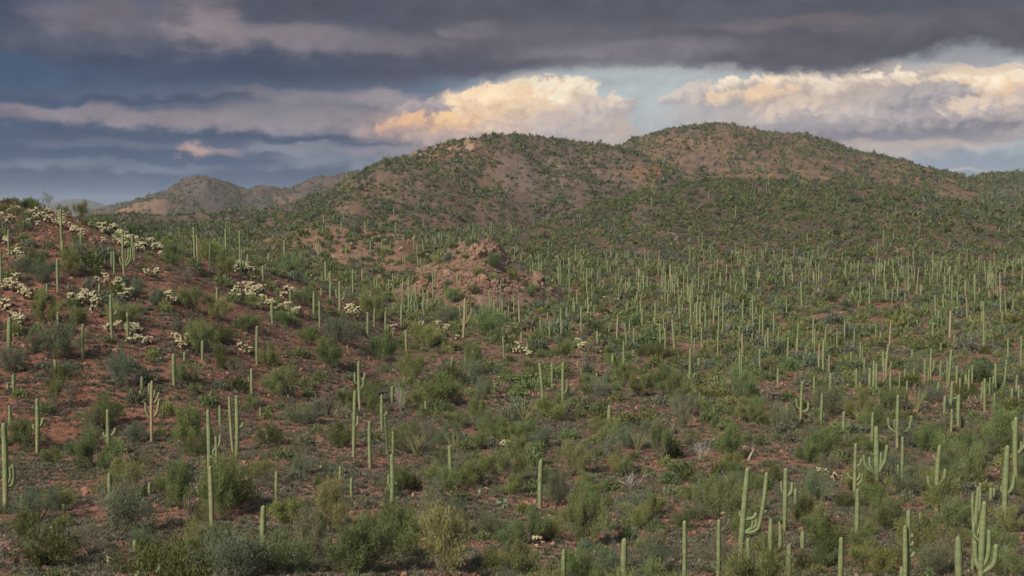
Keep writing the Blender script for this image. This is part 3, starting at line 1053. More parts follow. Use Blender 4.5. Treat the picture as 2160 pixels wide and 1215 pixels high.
    B(1487, 650, 1487, 893, 14, [([(1511, 700), (1507, 770), (1490, 795)], 13)], look="saguaro with one long raised arm at the foot of the boulder knoll", mk="long-armed saguaro at the knoll foot")
    B(1762, 910, 1746, 1252, 24, [([(1822, 1008), (1795, 1080), (1757, 1140)], 12, 0.8), ([(1735, 1095), (1738, 1130), (1748, 1150)], 9, .5)], look="brown dying saguaro with one thin slanting arm in the valley centre", mk="brown dying saguaro", **TAN)
    B(1436, 370, 1436, 482, 9, [([(1424, 403), (1427, 425), (1434, 435)], 7), ([(1450, 410), (1446, 432), (1438, 440)], 7)])
    B(530, 430, 522, 582, 10, [([(508, 478), (512, 525), (522, 542)], 9, .6), ([(548, 478), (544, 525), (526, 542)], 9, .6)], woody=.8, fade=2.0)
    Cc = C4(0, 660)
    Cc(1467, 355, 1468, 622, 29, mk="tall lone saguaro on red gravel", look="tall lone armless saguaro on open red gravel of the left slope")
    for a in ((1709, 240, 1707, 405, 25), (1555, 332, 1556, 418, 23), (1900, 278, 1897, 345, 21), (466, 405, 466, 495, 27), (115, 533, 113, 655, 27), (66, 597, 66, 655, 23), (1198, 542, 1197, 665, 25), (1188, 650, 1188, 765, 23),
              (1260, 597, 1262, 695, 21), (245, 950, 243, 1040, 27), (84, 797, 84, 960, 25), (1853, 785, 1855, 955, 25)):
        Cc(*a)
    Cc(1940, 715, 1965, 1195, 25, woody=.7, fade=.9)
    Cc(2122, 473, 2124, 775, 25, [([(2097, 545), (2102, 570), (2116, 580)], 14)])
    Cc(1287, 598, 1278, 1100, 25, [([(1234, 768), (1243, 850), (1266, 905)], 19, .35), ([(1341, 743), (1325, 850), (1292, 895)], 21, .35), ([(1342, 688), (1325, 745), (1290, 790)], 17, .35), ([(1308, 675), (1303, 715), (1288, 745)], 16, .3)],
       look="ragged tan saguaro with four arms on the left slope", mk="ragged tan saguaro", **TAN)
    Cc(320, 765, 312, 1195, 31, [([(364, 912), (350, 960), (322, 990)], 24), ([(290, 962), (292, 992), (310, 1005)], 18)], look="saguaro with one raised arm at the left side of the slope", mk="raised-arm saguaro at left", woody=.6, fade=.5)
    Cc(47, 1003, 45, 1690, 42, [([(100, 1322), (108, 1400), (96, 1478), (62, 1480)], 36), ([(82, 1330), (86, 1420), (66, 1490)], 30)], look="tall saguaro with bulky arms hanging close to its trunk at left edge", mk="bulky-armed saguaro at left edge", woody=.7, fade=.5)
    Cc(915, 840, 918, 1245, 29, [([(972, 985), (958, 1030), (925, 1052)], 23), ([(880, 1020), (888, 1050), (908, 1062)], 20), ([(910, 1018), (906, 1050), (912, 1070)], 20)], look="saguaro with one curved arm and two stub arms above a bush", mk="saguaro with stub arms", woody=.5, fade=.45)
    Cc(2000, 708, 1995, 1265, 32, [([(2052, 930), (2038, 965), (2005, 975)], 22)])
    Cc(1760, 832, 1762, 1410, 35, mk="tallest double saguaro", look="tall plain trunk behind the saguaro with drooping broken arms")
    Cc(1825, 1050, 1825, 1510, 26, [([(1863, 1040), (1850, 1125), (1800, 1180), (1822, 1215)], 22), ([(1845, 1208), (1840, 1230), (1826, 1235)], 18), ([(1782, 1210), (1795, 1228), (1820, 1232)], 18)], look="saguaro with tangled arms beside the tall plain trunk at lower left", mk="tangled-arm saguaro")
    D = C4(0, 911)
    D(1780, 300, 1785, 965, 38, [([(1738, 975), (1722, 900), (1728, 835), (1752, 820), (1772, 835)], 24, .3), ([(1855, 955), (1858, 895), (1838, 850), (1812, 845), (1795, 860)], 26, .9)], look="saguaro with two broken arms drooping to the ground at lower left", mk="drooping-arm saguaro", woody=.55, fade=1.3)
    for a in ((925, 357, 925, 565, 31), (1264, 432, 1262, 545, 25), (188, 540, 185, 665, 33), (440, 797, 438, 890, 37), (1140, 915, 1140, 1035, 33), (1340, 1118, 1340, 1300, 50), (1165, 1178, 1165, 1290, 46), (540, 615, 540, 695, 28)):
        D(*a)
    E = C4(540, 660)
    E(868, 405, 878, 853, 25, [([(835, 500), (838, 580), (862, 605)], 19), ([(918, 505), (910, 610), (884, 650)], 24), ([(906, 545), (902, 610), (882, 640)], 20)], look="three-armed saguaro standing in the middle of the red slope", mk="three-armed saguaro mid-slope", **LOWTAN)
    E(838, 655, 822, 1235, 30, [([(860, 865), (858, 930), (838, 968)], 24)], look="tall saguaro with one arm just below the three-armed saguaro mid-slope", mk="one-armed saguaro of the middle group", woody=.5, fade=.5)
    E(1062, 685, 1062, 1005, 27, [([(1104, 828), (1092, 856), (1070, 872)], 20)])
    E(1087, 873, 1105, 1205, 26, woody=.6, fade=.6)
    E(960, 910, 962, 1310, 28, woody=.6, fade=.6)
    for a in ((1155, 998, 1155, 1205, 25), (1150, 617, 1148, 760, 27), (1428, 740, 1428, 845, 23), (1655, 372, 1645, 560, 19), (1767, 320, 1767, 505, 19), (2083, 190, 2092, 385, 15), (12, 118, 8, 445, 23), (1118, 85, 1116, 175, 16),
              (1157, 150, 1157, 200, 21), (2013, 603, 2013, 685, 21), (800, 790, 800, 855, 23), (272, 683, 272, 735, 19), (37, 797, 37, 870, 19), (743, 633, 743, 695, 19)):
        E(*a)
    E(1267, 140, 1268, 330, 22, [([(1250, 142), (1253, 180), (1264, 195)], 13)])
    Fd = C4(540, 911)
    Fd(1148, 180, 1146, 690, 34, [([(1160, 202), (1162, 330), (1160, 520), (1150, 600)], 20), ([(1120, 358), (1121, 430), (1136, 490)], 20), ([(1166, 350), (1167, 420), (1156, 470)], 19), ([(1182, 418), (1180, 435), (1164, 445)], 14)], look="fused double saguaro with short dark side arms, lower middle", mk="fused double saguaro")
    for a in ((178, 333, 175, 685, 29), (68, 623, 65, 1065, 44), (485, 838, 483, 1000, 35), (712, 292, 712, 415, 25), (808, 383, 806, 550, 27), (1632, 108, 1635, 445, 33), (1887, 485, 1887, 535, 27), (548, 278, 548, 330, 23), (403, 672, 403, 755, 21), (1925, 1085, 1920, 1155, 34)):
        Fd(*a)
    Hh = C4(1080, 660)
    Hh(232, 420, 262, 790, 26, [([(218, 714), (226, 755), (246, 775)], 16), ([(265, 712), (266, 735), (256, 748)], 13)], look="bent saguaro with two tiny arms near its foot", mk="bent saguaro", woody=.3, fade=.3)
    Hh(430, 413, 430, 785, 26, [([(462, 560), (462, 640), (440, 690)], 19)], look="banded saguaro with one arm close to its trunk, right of bent saguaro", mk="banded one-armed saguaro")
    Hh(1500, 298, 1497, 645, 22, [([(1540, 503), (1530, 540), (1502, 556)], 13), ([(1484, 500), (1486, 540), (1496, 560)], 12)], look="saguaro with two short raised arms right of centre", mk="two-short-armed saguaro")
    Hh(1918, 305, 1922, 595, 17, mk="twin-trunk saguaro"); Hh(1932, 360, 1931, 585, 15, [([(1950, 468), (1944, 485), (1932, 492)], 12)])
    Hh(940, 240, 940, 525, 18, [([(957, 378), (952, 396), (942, 400)], 13)])
    Hh(1245, 90, 1245, 298, 15, [([(1273, 172), (1266, 215), (1247, 232)], 11)])
    Hh(890, 15, 880, 275, 15, **TAN); Hh(410, -40, 413, 213, 17, **LOWTAN); Hh(1938, 175, 1940, 393, 13, **TAN)
    for a in ((338, 413, 337, 645, 21), (822, 775, 820, 950, 33), (980, 985, 978, 1110, 25), (2088, 305, 2090, 498, 17), (850, 340, 850, 455, 23), (1575, 383, 1575, 495, 23), (555, 408, 555, 455, 19), (585, 475, 585, 515, 17), (713, 505, 713, 545, 17),
              (587, 335, 587, 375, 19), (885, 510, 885, 555, 18), (128, 258, 128, 333, 19), (284, 180, 284, 225, 15), (78, 160, 78, 262, 20), (240, 55, 240, 193, 17), (583, -55, 585, 195, 19), (318, 70, 317, 238, 15), (718, 150, 717, 325, 23),
              (960, 170, 960, 303, 17), (1028, 130, 1025, 295, 19), (1022, 310, 1020, 375, 19), (1100, 170, 1100, 243, 15), (1275, 40, 1275, 175, 13), (1288, 130, 1290, 303, 17), (1350, 60, 1370, 338, 23), (1098, -40, 1098, 150, 17), (1515, 115, 1517, 303, 15),
              (1538, 212, 1538, 358, 15), (1597, 140, 1597, 323, 17), (1607, 268, 1607, 330, 17), (1733, 150, 1735, 353, 17), (1913, 115, 1910, 283, 13), (1632, 5, 1632, 183, 17), (1668, 70, 1665, 165, 13), (2113, -40, 2113, 228, 17), (2135, 185, 2132, 363, 17),
              (1470, 80, 1470, 183, 15), (1500, 55, 1497, 170, 15), (990, 45, 988, 213, 13), (820, 80, 820, 183, 13), (955, 105, 955, 205, 12), (300, -5, 303, 130, 15), (1190, 40, 1190, 140, 14), (2025, 170, 2025, 240, 14), (1868, 280, 1868, 345, 15)):
        Hh(*a)
    K = C4(1620, 660)
    K(285, 587, 278, 965, 23, [([(238, 733), (248, 795), (274, 825)], 17), ([(336, 760), (328, 820), (288, 838)], 20)], look="trident saguaro with pale foot at mid right", mk="trident saguaro at mid right", woody=.95, fade=.6)
    K(1090, 715, 1090, 1135, 27, [([(1016, 903), (1026, 975), (1078, 1022)], 18), ([(1068, 908), (1066, 975), (1084, 1010)], 15), ([(1188, 913), (1172, 985), (1102, 1032)], 20)], look="saguaro with wide curved arms like a pitchfork at right", mk="pitchfork saguaro at right", woody=.7, fade=.5)
    K(1545, 605, 1530, 865, 25, [([(1598, 700), (1578, 725), (1540, 735)], 14)], look="leaning saguaro with one arm held out level to the right", mk="level-armed saguaro")
    K(1010, 280, 993, 555, 19, [([(1034, 420), (1024, 470), (1002, 486)], 11)], woody=.7, fade=1.5)
    K(580, 172, 583, 348, 15, [([(564, 298), (568, 322), (580, 332)], 10), ([(614, 284), (608, 318), (586, 332)], 13)])
    K(1540, 335, 1525, 615, 21, [([(1556, 388), (1550, 402), (1540, 408)], 12)])
    K(1372, 320, 1370, 605, 17, [([(1396, 412), (1390, 480), (1376, 515)], 12)], woody=.8, fade=.8)
    K(1692, 495, 1688, 735, 15, [([(1672, 560), (1676, 600), (1688, 615)], 10)], **LOWTAN)
    K(1030, 85, 1022, 295, 15, **TAN); K(1535, 0, 1530, 215, 20, **TAN); K(430, 265, 428, 505, 13, **TAN)
    for a in ((83, 472, 83, 645, 19), (388, 543, 387, 745, 17), (527, 512, 525, 695, 23), (452, 685, 445, 948, 21), (157, 770, 157, 855, 19), (105, 782, 105, 848, 25), (637, 838, 637, 1045, 27), (880, 852, 877, 1115, 23), (1205, 880, 1203, 1098, 27),
              (1605, 712, 1605, 972, 29), (1618, 810, 1620, 958, 15), (1635, 875, 1632, 955, 21), (1545, 825, 1543, 1005, 23), (1490, 712, 1488, 885, 23), (1170, 585, 1168, 815, 19), (1033, 490, 1033, 695, 17), (1108, 505, 1108, 660, 13), (940, 655, 938, 750, 19),
              (1822, 580, 1825, 855, 21), (1805, 592, 1803, 695, 17), (1795, 690, 1795, 750, 19), (1908, 690, 1905, 825, 17), (1870, 555, 1868, 695, 13), (1898, 545, 1897, 685, 17), (1915, 450, 1915, 665, 21), (1962, 520, 1962, 645, 15), (2003, 420, 1985, 675, 15),
              (2097, 545, 2097, 705, 21), (2113, 623, 2113, 745, 17), (2055, 648, 2055, 785, 19), (2137, 650, 2137, 725, 15), (1508, 405, 1508, 645, 13), (1590, 457, 1590, 630, 19), (1618, 562, 1615, 705, 19), (1665, 530, 1662, 635, 21), (1720, 463, 1720, 645, 15),
              (1453, 420, 1450, 645, 15), (1435, 590, 1435, 685, 19), (1320, 415, 1320, 645, 17), (1350, 480, 1350, 605, 13), (1230, 470, 1230, 595, 13), (1155, 477, 1153, 605, 15), (968, 333, 968, 485, 19), (975, 400, 975, 595, 17), (888, 420, 880, 695, 23),
              (857, 475, 857, 695, 23), (910, 435, 905, 695, 19), (743, 477, 743, 650, 19), (775, 590, 777, 655, 21), (810, 390, 810, 560, 15), (778, 250, 778, 435, 17), (798, 287, 798, 425, 13), (700, 335, 700, 475, 15), (485, 125, 480, 345, 17), (468, 240, 467, 505, 23),
              (513, 365, 513, 515, 17), (563, 458, 563, 495, 17), (320, 278, 318, 415, 15), (300, 357, 300, 445, 17), (168, 213, 165, 465, 19), (185, 375, 184, 465, 19), (253, 90, 250, 375, 15), (240, 210, 238, 375, 13), (88, 155, 86, 335, 15), (45, 0, 47, 245, 15),
              (0, 130, 2, 325, 15), (380, 40, 378, 305, 17), (393, 145, 392, 345, 13), (643, 67, 642, 245, 13), (725, 140, 723, 325, 13), (908, 103, 905, 275, 13), (950, 165, 950, 275, 15), (1215, 310, 1213, 395, 17), (1253, 65, 1252, 145, 21), (1388, 95, 1390, 235, 15),
              (1710, 205, 1710, 305, 15), (2020, 228, 2022, 395, 15), (2133, 230, 2132, 485, 17), (1455, 258, 1455, 335, 15), (1570, 187, 1568, 265, 14), (1807, -60, 1813, 303, 17), (1828, 165, 1828, 295, 19)):
        K(*a)
    M = C4(1620, 911)
    M(905, -20, 914, 565, 40, [([(810, 213), (830, 305), (900, 375)], 24), ([(855, 230), (864, 305), (905, 375)], 23), ([(946, 188), (942, 290), (918, 350)], 23), ([(990, 125), (972, 260), (918, 365)], 30), ([(966, 290), (948, 335), (918, 360)], 23)],
      look="large candelabra saguaro with five upcurved arms at lower right", mk="large candelabra saguaro at right")
    M(733, 112, 727, 605, 28, [([(672, 355), (688, 392), (722, 410)], 22), ([(782, 232), (768, 280), (738, 310)], 20), ([(768, 352), (762, 395), (735, 418)], 22), ([(786, 362), (775, 430), (735, 458)], 22)], look="saguaro crowded with short arms, left of large candelabra saguaro", mk="crowded-arm saguaro", woody=.6, fade=.6)
    M(748, 495, 743, 965, 36, look="thick armless saguaro standing in front of the crowded-arm saguaro")
    M(1128, 62, 1125, 440, 25, [([(1098, 285), (1100, 395), (1118, 440)], 20), ([(1162, 393), (1152, 420), (1130, 432)], 19)])
    M(1437, 148, 1422, 695, 36, [([(1350, 393), (1366, 475), (1410, 515)], 23), ([(1480, 330), (1472, 405), (1432, 465)], 25), ([(1462, 455), (1455, 485), (1432, 500)], 18), ([(1391, 228), (1402, 262), (1430, 280)], 14)], look="tapering saguaro with low arms on both sides, left of the right edge", mk="tapering low-armed saguaro", woody=.8, fade=.7)
    M(2005, 175, 1992, 785, 42, [([(2057, 392), (2042, 500), (2002, 548)], 30), ([(1985, 430), (1983, 480), (1994, 505)], 24), ([(1966, 485), (1970, 530), (1990, 545)], 20)], look="saguaro with one strong raised arm near the right edge", mk="strong-armed saguaro near right edge")
    M(2082, -70, 2090, 425, 36, [([(2146, -95), (2146, 130), (2096, 208)], 26), ([(2122, 110), (2118, 180), (2092, 208)], 18), ([(2060, -40), (2064, 20), (2082, 50)], 18)], look="saguaro with tall parallel arm at the right edge of the photo", mk="tall-armed saguaro at right edge", woody=.5, fade=.5)
    M(145, 312, 140, 835, 36, [([(108, 425), (115, 505), (138, 530)], 20), ([(197, 428), (188, 515), (145, 552)], 25)], look="slim saguaro with two arms right of the giant elbow-armed saguaro", mk="slim two-armed saguaro")
    M(1175, 695, 1182, 1330, 36, [([(1206, 878), (1204, 900), (1186, 905)], 26), ([(1213, 938), (1208, 965), (1186, 970)], 26), ([(1192, 1000), (1190, 1015), (1182, 1020)], 28), ([(1222, 1025), (1212, 1055), (1186, 1065)], 28)], look="saguaro with knobby bud arms on its right side", mk="knobby saguaro")
    M(1755, 518, 1722, 1180, 32, [([(1715, 565), (1716, 700), (1730, 800)], 24), ([(1768, 487), (1768, 650), (1752, 760)], 22), ([(1785, 655), (1778, 790), (1752, 890), (1738, 900)], 28), ([(1718, 660), (1722, 800), (1732, 900)], 24)], look="tight cluster saguaro behind the thick saguaro at lower right corner", mk="tight cluster saguaro")
    M(1808, 645, 1790, 1370, 46, [([(1732, 815), (1740, 920), (1795, 965)], 28), ([(1742, 960), (1752, 1110), (1794, 1200)], 38), ([(1845, 868), (1840, 1060), (1800, 1160)], 32), ([(1898, 965), (1882, 1120), (1800, 1205)], 38)], look="thick saguaro with four fat arms at the lower right corner", mk="fat-armed saguaro at lower right corner")
    for a in ((1490, 420, 1490, 535, 25), (230, 480, 230, 640, 27), (20, 738, 18, 1125, 40), (100, 790, 100, 995, 34), (292, 840, 292, 995, 38), (612, 898, 605, 1330, 40), (1148, 815, 1155, 1340, 38), (1125, 1140, 1125, 1330, 30), (1597, 915, 1612, 1370, 54),
              (1288, 467, 1287, 535, 21), (1288, 680, 1287, 745, 29), (1878, 483, 1875, 595, 27), (1905, 480, 1903, 575, 27), (1885, 550, 1884, 595, 21), (2005, 1150, 2005, 1340, 32), (487, 688, 485, 725, 27), (97, 758, 97, 800, 22), (2105, 1000, 2105, 1040, 24)):
        M(*a)
    M(175, 948, 175, 1340, 44, [([(206, 1108), (200, 1135), (180, 1145)], 18)])
    N = C4(1080, 911)
    N(1978, 302, 1912, 1260, 46, [([(1912, 668), (1918, 705), (1940, 725)], 18), ([(2052, 675), (2026, 722), (1948, 738)], 30), ([(2132, 335), (2112, 560), (2070, 800), (2010, 842), (1940, 832)], 33), ([(2050, 722), (2042, 790), (2020, 838)], 24), ([(2022, 735), (2012, 800), (2000, 842)], 20), ([(2088, 832), (2040, 850), (1935, 842)], 34), ([(2134, 652), (2120, 668), (2092, 672)], 24)],
      look="giant saguaro with elbow-bent arms crossing beside its curved trunk", mk="giant elbow-armed saguaro", woody=.35, fade=.4)
    for a in ((245, 225, 237, 645, 38), (150, 595, 150, 668, 22), (437, 978, 435, 1340, 38), (947, 885, 942, 1360, 52), (1450, 740, 1450, 1360, 35), (1740, 735, 1738, 1360, 35), (2045, 1185, 2045, 1330, 28), (1580, 1080, 1580, 1118, 26), (965, 1090, 965, 1122, 22)):
        N(*a)
    N(1985, 895, 1985, 1350, 38, [([(1958, 1000), (1960, 1060), (1975, 1085)], 19)])


place_saguaros()

mark(1010, 560, "boulder knoll")
mark(1350, 620, "dense green valley centre")
mark(1750, 560, "small rock pile on the right hill")

# ------------------------------------------------------------------ shrubs: many thin stems that carry tufts of small leaves
def slivers(P, D, ln, wd, rr, tri=False):
    """small leaf-bearing twigs at P along D"""
    n = len(P)
    D = D / (np.linalg.norm(D, axis=1)[:, None] + 1e-9)
    S = np.cross(D, rr.normal(size=(n, 3)))
    S /= np.linalg.norm(S, axis=1)[:, None] + 1e-9
    ln = ln * rr.uniform(0.6, 1.4, n)[:, None]
    wd = wd * rr.uniform(0.6, 1.4, n)[:, None]
    a = P - S * wd * 0.5
    b = P + S * wd * 0.5
    c = P + D * ln
    if tri:
        V = np.stack([a, b, c], 1).reshape(-1, 3)
        return V, [np.arange(3 * n).reshape(-1, 3)]
    m = P + D * ln * 0.55
    V = np.stack([P, m + S * wd * 0.5, c, m - S * wd * 0.5], 1).reshape(-1, 3)
    return V, [np.arange(4 * n).reshape(-1, 4)]


def make_shrub(seed, nst, spread, n, ln, wd, up=0.5, bare=0.35, droop=0.0, tufts=5, stemr=0.02, ragged=0.3):
    """unit shrub (radius 1, height 1): foliage and stems as two meshes"""
    rr = np.random.default_rng(seed)
    stems, P, D, T = [], [], [], []
    for i in range(nst):
        a = rr.uniform(0, 2 * np.pi)
        tilt = spread * rr.uniform(0.0, 1.0) ** 0.6
        L = rr.uniform(1 - ragged, 1.0)
        d = np.array([math.sin(tilt) * math.cos(a), math.sin(tilt) * math.sin(a), math.cos(tilt)])
        base = np.array([math.cos(a), math.sin(a), 0]) * rr.uniform(0, 0.10)
        ctrl = [base, base + d * L * 0.4 + rr.normal(0, 0.03, 3), base + d * L * 0.75 + rr.normal(0, 0.05, 3) + [0, 0, 0.05], base + d * L + rr.normal(0, 0.05, 3) - [0, 0, droop * tilt]]
        c = catmull(ctrl, 9)
        c[:, 2] = np.maximum(c[:, 2], 0.0)
        stems.append(tube(c, np.linspace(stemr, stemr * 0.3, 9), 4, cap=False)[:2])
        for j in range(tufts):
            t = rr.uniform(bare, 1.0)
            p0 = c[min(int(t * 8), 8)]
            dd = d * 0.8 + rr.normal(0, 0.55, 3) + [0, 0, up]
            dd /= np.linalg.norm(dd)
            l2 = rr.uniform(0.14, 0.36)
            tw = p0 + np.outer(np.linspace(0, 1, 4), dd * l2)
            stems.append(tube(tw, np.linspace(stemr * .4, stemr * 0.15, 4), 3, cap=False)[:2])
            k = max(int(n / (nst * tufts) * rr.uniform(0.5, 1.5)), 2)
            tt = rr.uniform(0.05, 1.15, k)
            P.append(p0 + tt[:, None] * dd * l2 + rr.normal(0, 0.065, (k, 3)))
            D.append(dd + rr.normal(0, 0.75, (k, 3)) + [0, 0, 0.15])
            T.append(np.full(k, rr.uniform(0.75, 1.3)))
    P, D, T = np.vstack(P), np.vstack(D), np.concatenate(T)
    P[:, 2] = np.maximum(P[:, 2], 0.02)
    V, fl = slivers(P, D, ln, wd, rr)
    T = np.repeat(T * rr.uniform(0.85, 1.15, len(T)), 4)
    C = np.stack([T, T, T * 0.95], -1)
    SV, SF, _ = join([(s[0], [s[1]]) for s in stems])
    return mesh_np("foliage", V, fl, [M_LEAF], False, C), mesh_np("stem", SV, SF, [M_STEM], True)


SHRUBS = {k: [] for k in "gbdyp"}
for s in range(7):   # broom-like green shrubs and small trees
    SHRUBS['g'].append(make_shrub(100 + s, 15, 1.15, 9000, 0.095, 0.0115, 0.60, 0.30, 0.1, 7, 0.013))
for s in range(4):   # grey-blue brittle shrubs
    SHRUBS['b'].append(make_shrub(120 + s, 20, 1.25, 7000, 0.072, 0.0135, 0.35, 0.25, 0.1, 6, 0.013))
for s in range(3):   # thin dry shrubs
    SHRUBS['d'].append(make_shrub(140 + s, 22, 1.15, 1300, 0.08, 0.014, 0.5, 0.4, 0.0, 8, 0.012))
for s in range(3):   # low dark yellow-green bushes
    SHRUBS['y'].append(make_shrub(160 + s, 22, 1.35, 4600, 0.06, 0.030, 0.3, 0.2, 0.0, 7, 0.012))
for s in range(3):   # airy trees with visible limbs
    SHRUBS['p'].append(make_shrub(180 + s, 9, 0.95, 6500, 0.080, 0.012, 0.45, 0.45, 0.0, 9, 0.022, 0.15))
TONE = {'g': [(0.208, 0.236, 0.088), (0.178, 0.220, 0.090), (0.228, 0.240, 0.102), (0.155, 0.195, 0.079)], 'b': [(0.175, 0.204, 0.130), (0.150, 0.182, 0.112), (0.196, 0.208, 0.140)],
        'd': [(0.24, 0.21, 0.145), (0.21, 0.19, 0.13)], 'y': [(0.120, 0.135, 0.042), (0.098, 0.118, 0.038)], 'p': [(0.195, 0.205, 0.086), (0.165, 0.188, 0.080)]}
LOOK = {'g': "green feathery shrub", 'b': "grey-green brittle shrub", 'd': "dry thin-twigged shrub", 'y': "dark leafy bush", 'p': "airy green-barked shrub"}
SIZE = lambda w: "large " if w > 3.6 else "small " if w < 1.9 else ""
shrub_xy = []


def shrub(x, y, z, w, h, kind, px, py, look=None):
    fo, st = random.choice(SHRUBS[kind])
    e = bpy.data.objects.new("shrub", None)
    COL.objects.link(e)
    e.location = (x, y, z - 0.05)
    e.rotation_euler = (0, 0, random.uniform(0, 6.28))
    e.scale = (w / 2 * 0.92, w / 2 * 0.92, h * 0.90)
    f = obj("foliage", fo, e)
    t = obj("stem", st, e)
    c = random.choice(TONE[kind])
    j = random.uniform(0.8, 1.08)
    f.color = (c[0] * j * random.uniform(0.9, 1.1), c[1] * j, c[2] * j * random.uniform(0.9, 1.1), 1)
    tag(e, None, "shrub", "desert shrubs on the slope and valley floor")
    if look:
        e['label'] = look
    else:
        NAMED.append((e, SIZE(w) + LOOK[kind], px, py - h / 2))
    shrub_xy.append((x, y, w / 2))
    return e


def shrub_px(xc, yb, w, h, kind, look=None):
    az, r, z = hit(xc, yb - 0.12 * h)
    k = r / F
    big = 1.02 if yb > 1040 else 1.0
    return shrub(math.sin(az) * r, math.cos(az) * r, z, w * k * big, h * k * big, kind, xc, yb, look)


HAND = [(200, 1000, 135, 85, 'g'), (222, 912, 120, 70, 'g'), (398, 955, 95, 95, 'g'), (80, 1110, 130, 75, 'b'), (250, 1140, 150, 120, 'b'), (470, 1105, 120, 130, 'g'), (378, 1085, 95, 105, 'g'), (110, 1205, 190, 85, 'y'), (300, 1212, 170, 70, 'y'), (190, 1180, 110, 70, 'd'),
        (50, 960, 105, 70, 'g'), (560, 1018, 85, 52, 'g'), (640, 1010, 60, 60, 'b'), (700, 1125, 110, 110, 'g'), (655, 1195, 130, 110, 'b'), (835, 1190, 165, 130, 'g'), (760, 1228, 190, 150, 'g'), (935, 1228, 190, 150, 'g'), (590, 1228, 190, 110, 'g'), (470, 1215, 130, 60, 'y'),
        (410, 1190, 120, 80, 'g'), (915, 1115, 75, 100, 'b'), (965, 1140, 70, 85, 'b'), (1005, 1035, 115, 65, 'g'), (1085, 1050, 70, 45, 'g'), (1235, 1165, 105, 125, 'g'), (1215, 1110, 80, 70, 'g'), (1120, 1155, 110, 75, 'g'), (1080, 1030, 110, 70, 'p'), (1175, 1075, 65, 85, 'b'),
        (1210, 1010, 85, 75, 'g'), (1150, 952, 85, 52, 'b'), (1165, 895, 110, 58, 'g'), (1040, 935, 95, 60, 'g'), (930, 862, 150, 70, 'g'), (870, 812, 90, 70, 'g'), (1290, 985, 70, 65, 'b'), (1335, 955, 100, 65, 'b'), (1392, 980, 90, 75, 'p'), (1440, 912, 55, 62, 'b'),
        (1530, 975, 95, 75, 'g'), (1545, 1005, 70, 50, 'g'), (1380, 1222, 140, 80, 'b'), (1290, 1222, 100, 70, 'b'), (1510, 1200, 90, 70, 'b'), (1700, 1120, 95, 75, 'g'), (1740, 1180, 130, 80, 'y'), (1725, 1070, 80, 85, 'b'), (1870, 1135, 125, 85, 'g'), (2010, 1135, 100, 85, 'g'),
        (2045, 1035, 105, 105, 'g'), (1955, 960, 80, 60, 'g'), (1732, 978, 85, 80, 'g'), (1650, 918, 90, 65, 'b'), (1745, 885, 100, 75, 'b'), (1880, 875, 70, 60, 'g'), (1815, 895, 85, 65, 'g'), (1905, 1055, 95, 65, 'b'), (2110, 955, 110, 90, 'g'), (1700, 985, 70, 50, 'g'),
        (1650, 1060, 50, 50, 'd'), (1840, 1222, 130, 75, 'g'), (1970, 1222, 120, 75, 'b'), (2130, 1130, 80, 60, 'g'), (2120, 1225, 110, 60, 'g'), (1350, 845, 85, 62, 'g'), (1400, 820, 85, 48, 'g'), (1430, 855, 75, 65, 'g'), (1560, 850, 75, 70, 'g'), (1590, 895, 60, 62, 'g'),
        (1260, 845, 70, 45, 'b'), (1190, 760, 55, 40, 'g'), (1320, 815, 55, 50, 'g'), (1240, 830, 60, 38, 'g'), (565, 778, 62, 50, 'g'), (690, 780, 100, 62, 'g'), (810, 770, 85, 68, 'g'), (720, 735, 100, 65, 'b'), (600, 850, 105, 72, 'g'), (730, 865, 55, 48, 'g'),
        (785, 880, 45, 50, 'g'), (880, 870, 95, 55, 'g'), (130, 765, 105, 85, 'b'), (75, 745, 60, 52, 'b'), (95, 685, 70, 62, 'g'), (90, 600, 75, 45, 'b'), (160, 690, 60, 40, 'g'), (260, 690, 105, 55, 'g'), (150, 590, 70, 60, 'g'), (75, 570, 60, 40, 'g'),
        (170, 555, 70, 42, 'b'), (370, 570, 60, 55, 'g'), (395, 600, 75, 42, 'd'), (400, 660, 85, 50, 'g'), (455, 680, 85, 52, 'g'), (520, 705, 75, 45, 'g'), (330, 650, 55, 42, 'b'), (290, 635, 40, 45, 'b'), (430, 752, 90, 62, 'g'), (465, 785, 38, 58, 'y'), (250, 825, 75, 78, 'b'),
        (410, 720, 60, 50, 'g'), (505, 800, 60, 40, 'd'), (190, 930, 60, 60, 'd'), (115, 870, 60, 60, 'p'), (480, 590, 70, 60, 'g'), (610, 590, 75, 50, 'g'), (640, 650, 75, 45, 'g'), (600, 690, 70, 40, 'g'), (780, 680, 90, 70, 'g'), (650, 730, 60, 40, 'g'), (540, 655, 60, 32, 'g'),
        (150, 838, 60, 40, 'd'), (310, 1000, 55, 50, 'd'), (470, 950, 70, 60, 'd'), (865, 965, 80, 75, 'd'), (905, 945, 50, 55, 'b'), (1000, 800, 75, 70, 'g'), (1020, 850, 55, 55, 'b'), (960, 905, 75, 40, 'g'), (1030, 715, 110, 60, 'g'), (940, 690, 70, 50, 'b'), (890, 740, 95, 55, 'g')]
for a in HAND:
    shrub_px(*a)
for a in ((1040, 568, 60, 34, 'g'), (1078, 594, 46, 28, 'g'), (1012, 585, 40, 24, 'g'), (1120, 628, 40, 26, 'g'), (905, 598, 40, 22, 'g'), (960, 640, 60, 30, 'g'), (1000, 622, 44, 20, 'y'), (930, 560, 40, 18, 'g')):
    shrub_px(*a)
mark(200, 960, "round bush on the lower left slope")
mark(1235, 1100, "tall bush in the lower middle clearing")
mark(930, 830, "wide bush right of the middle slope")

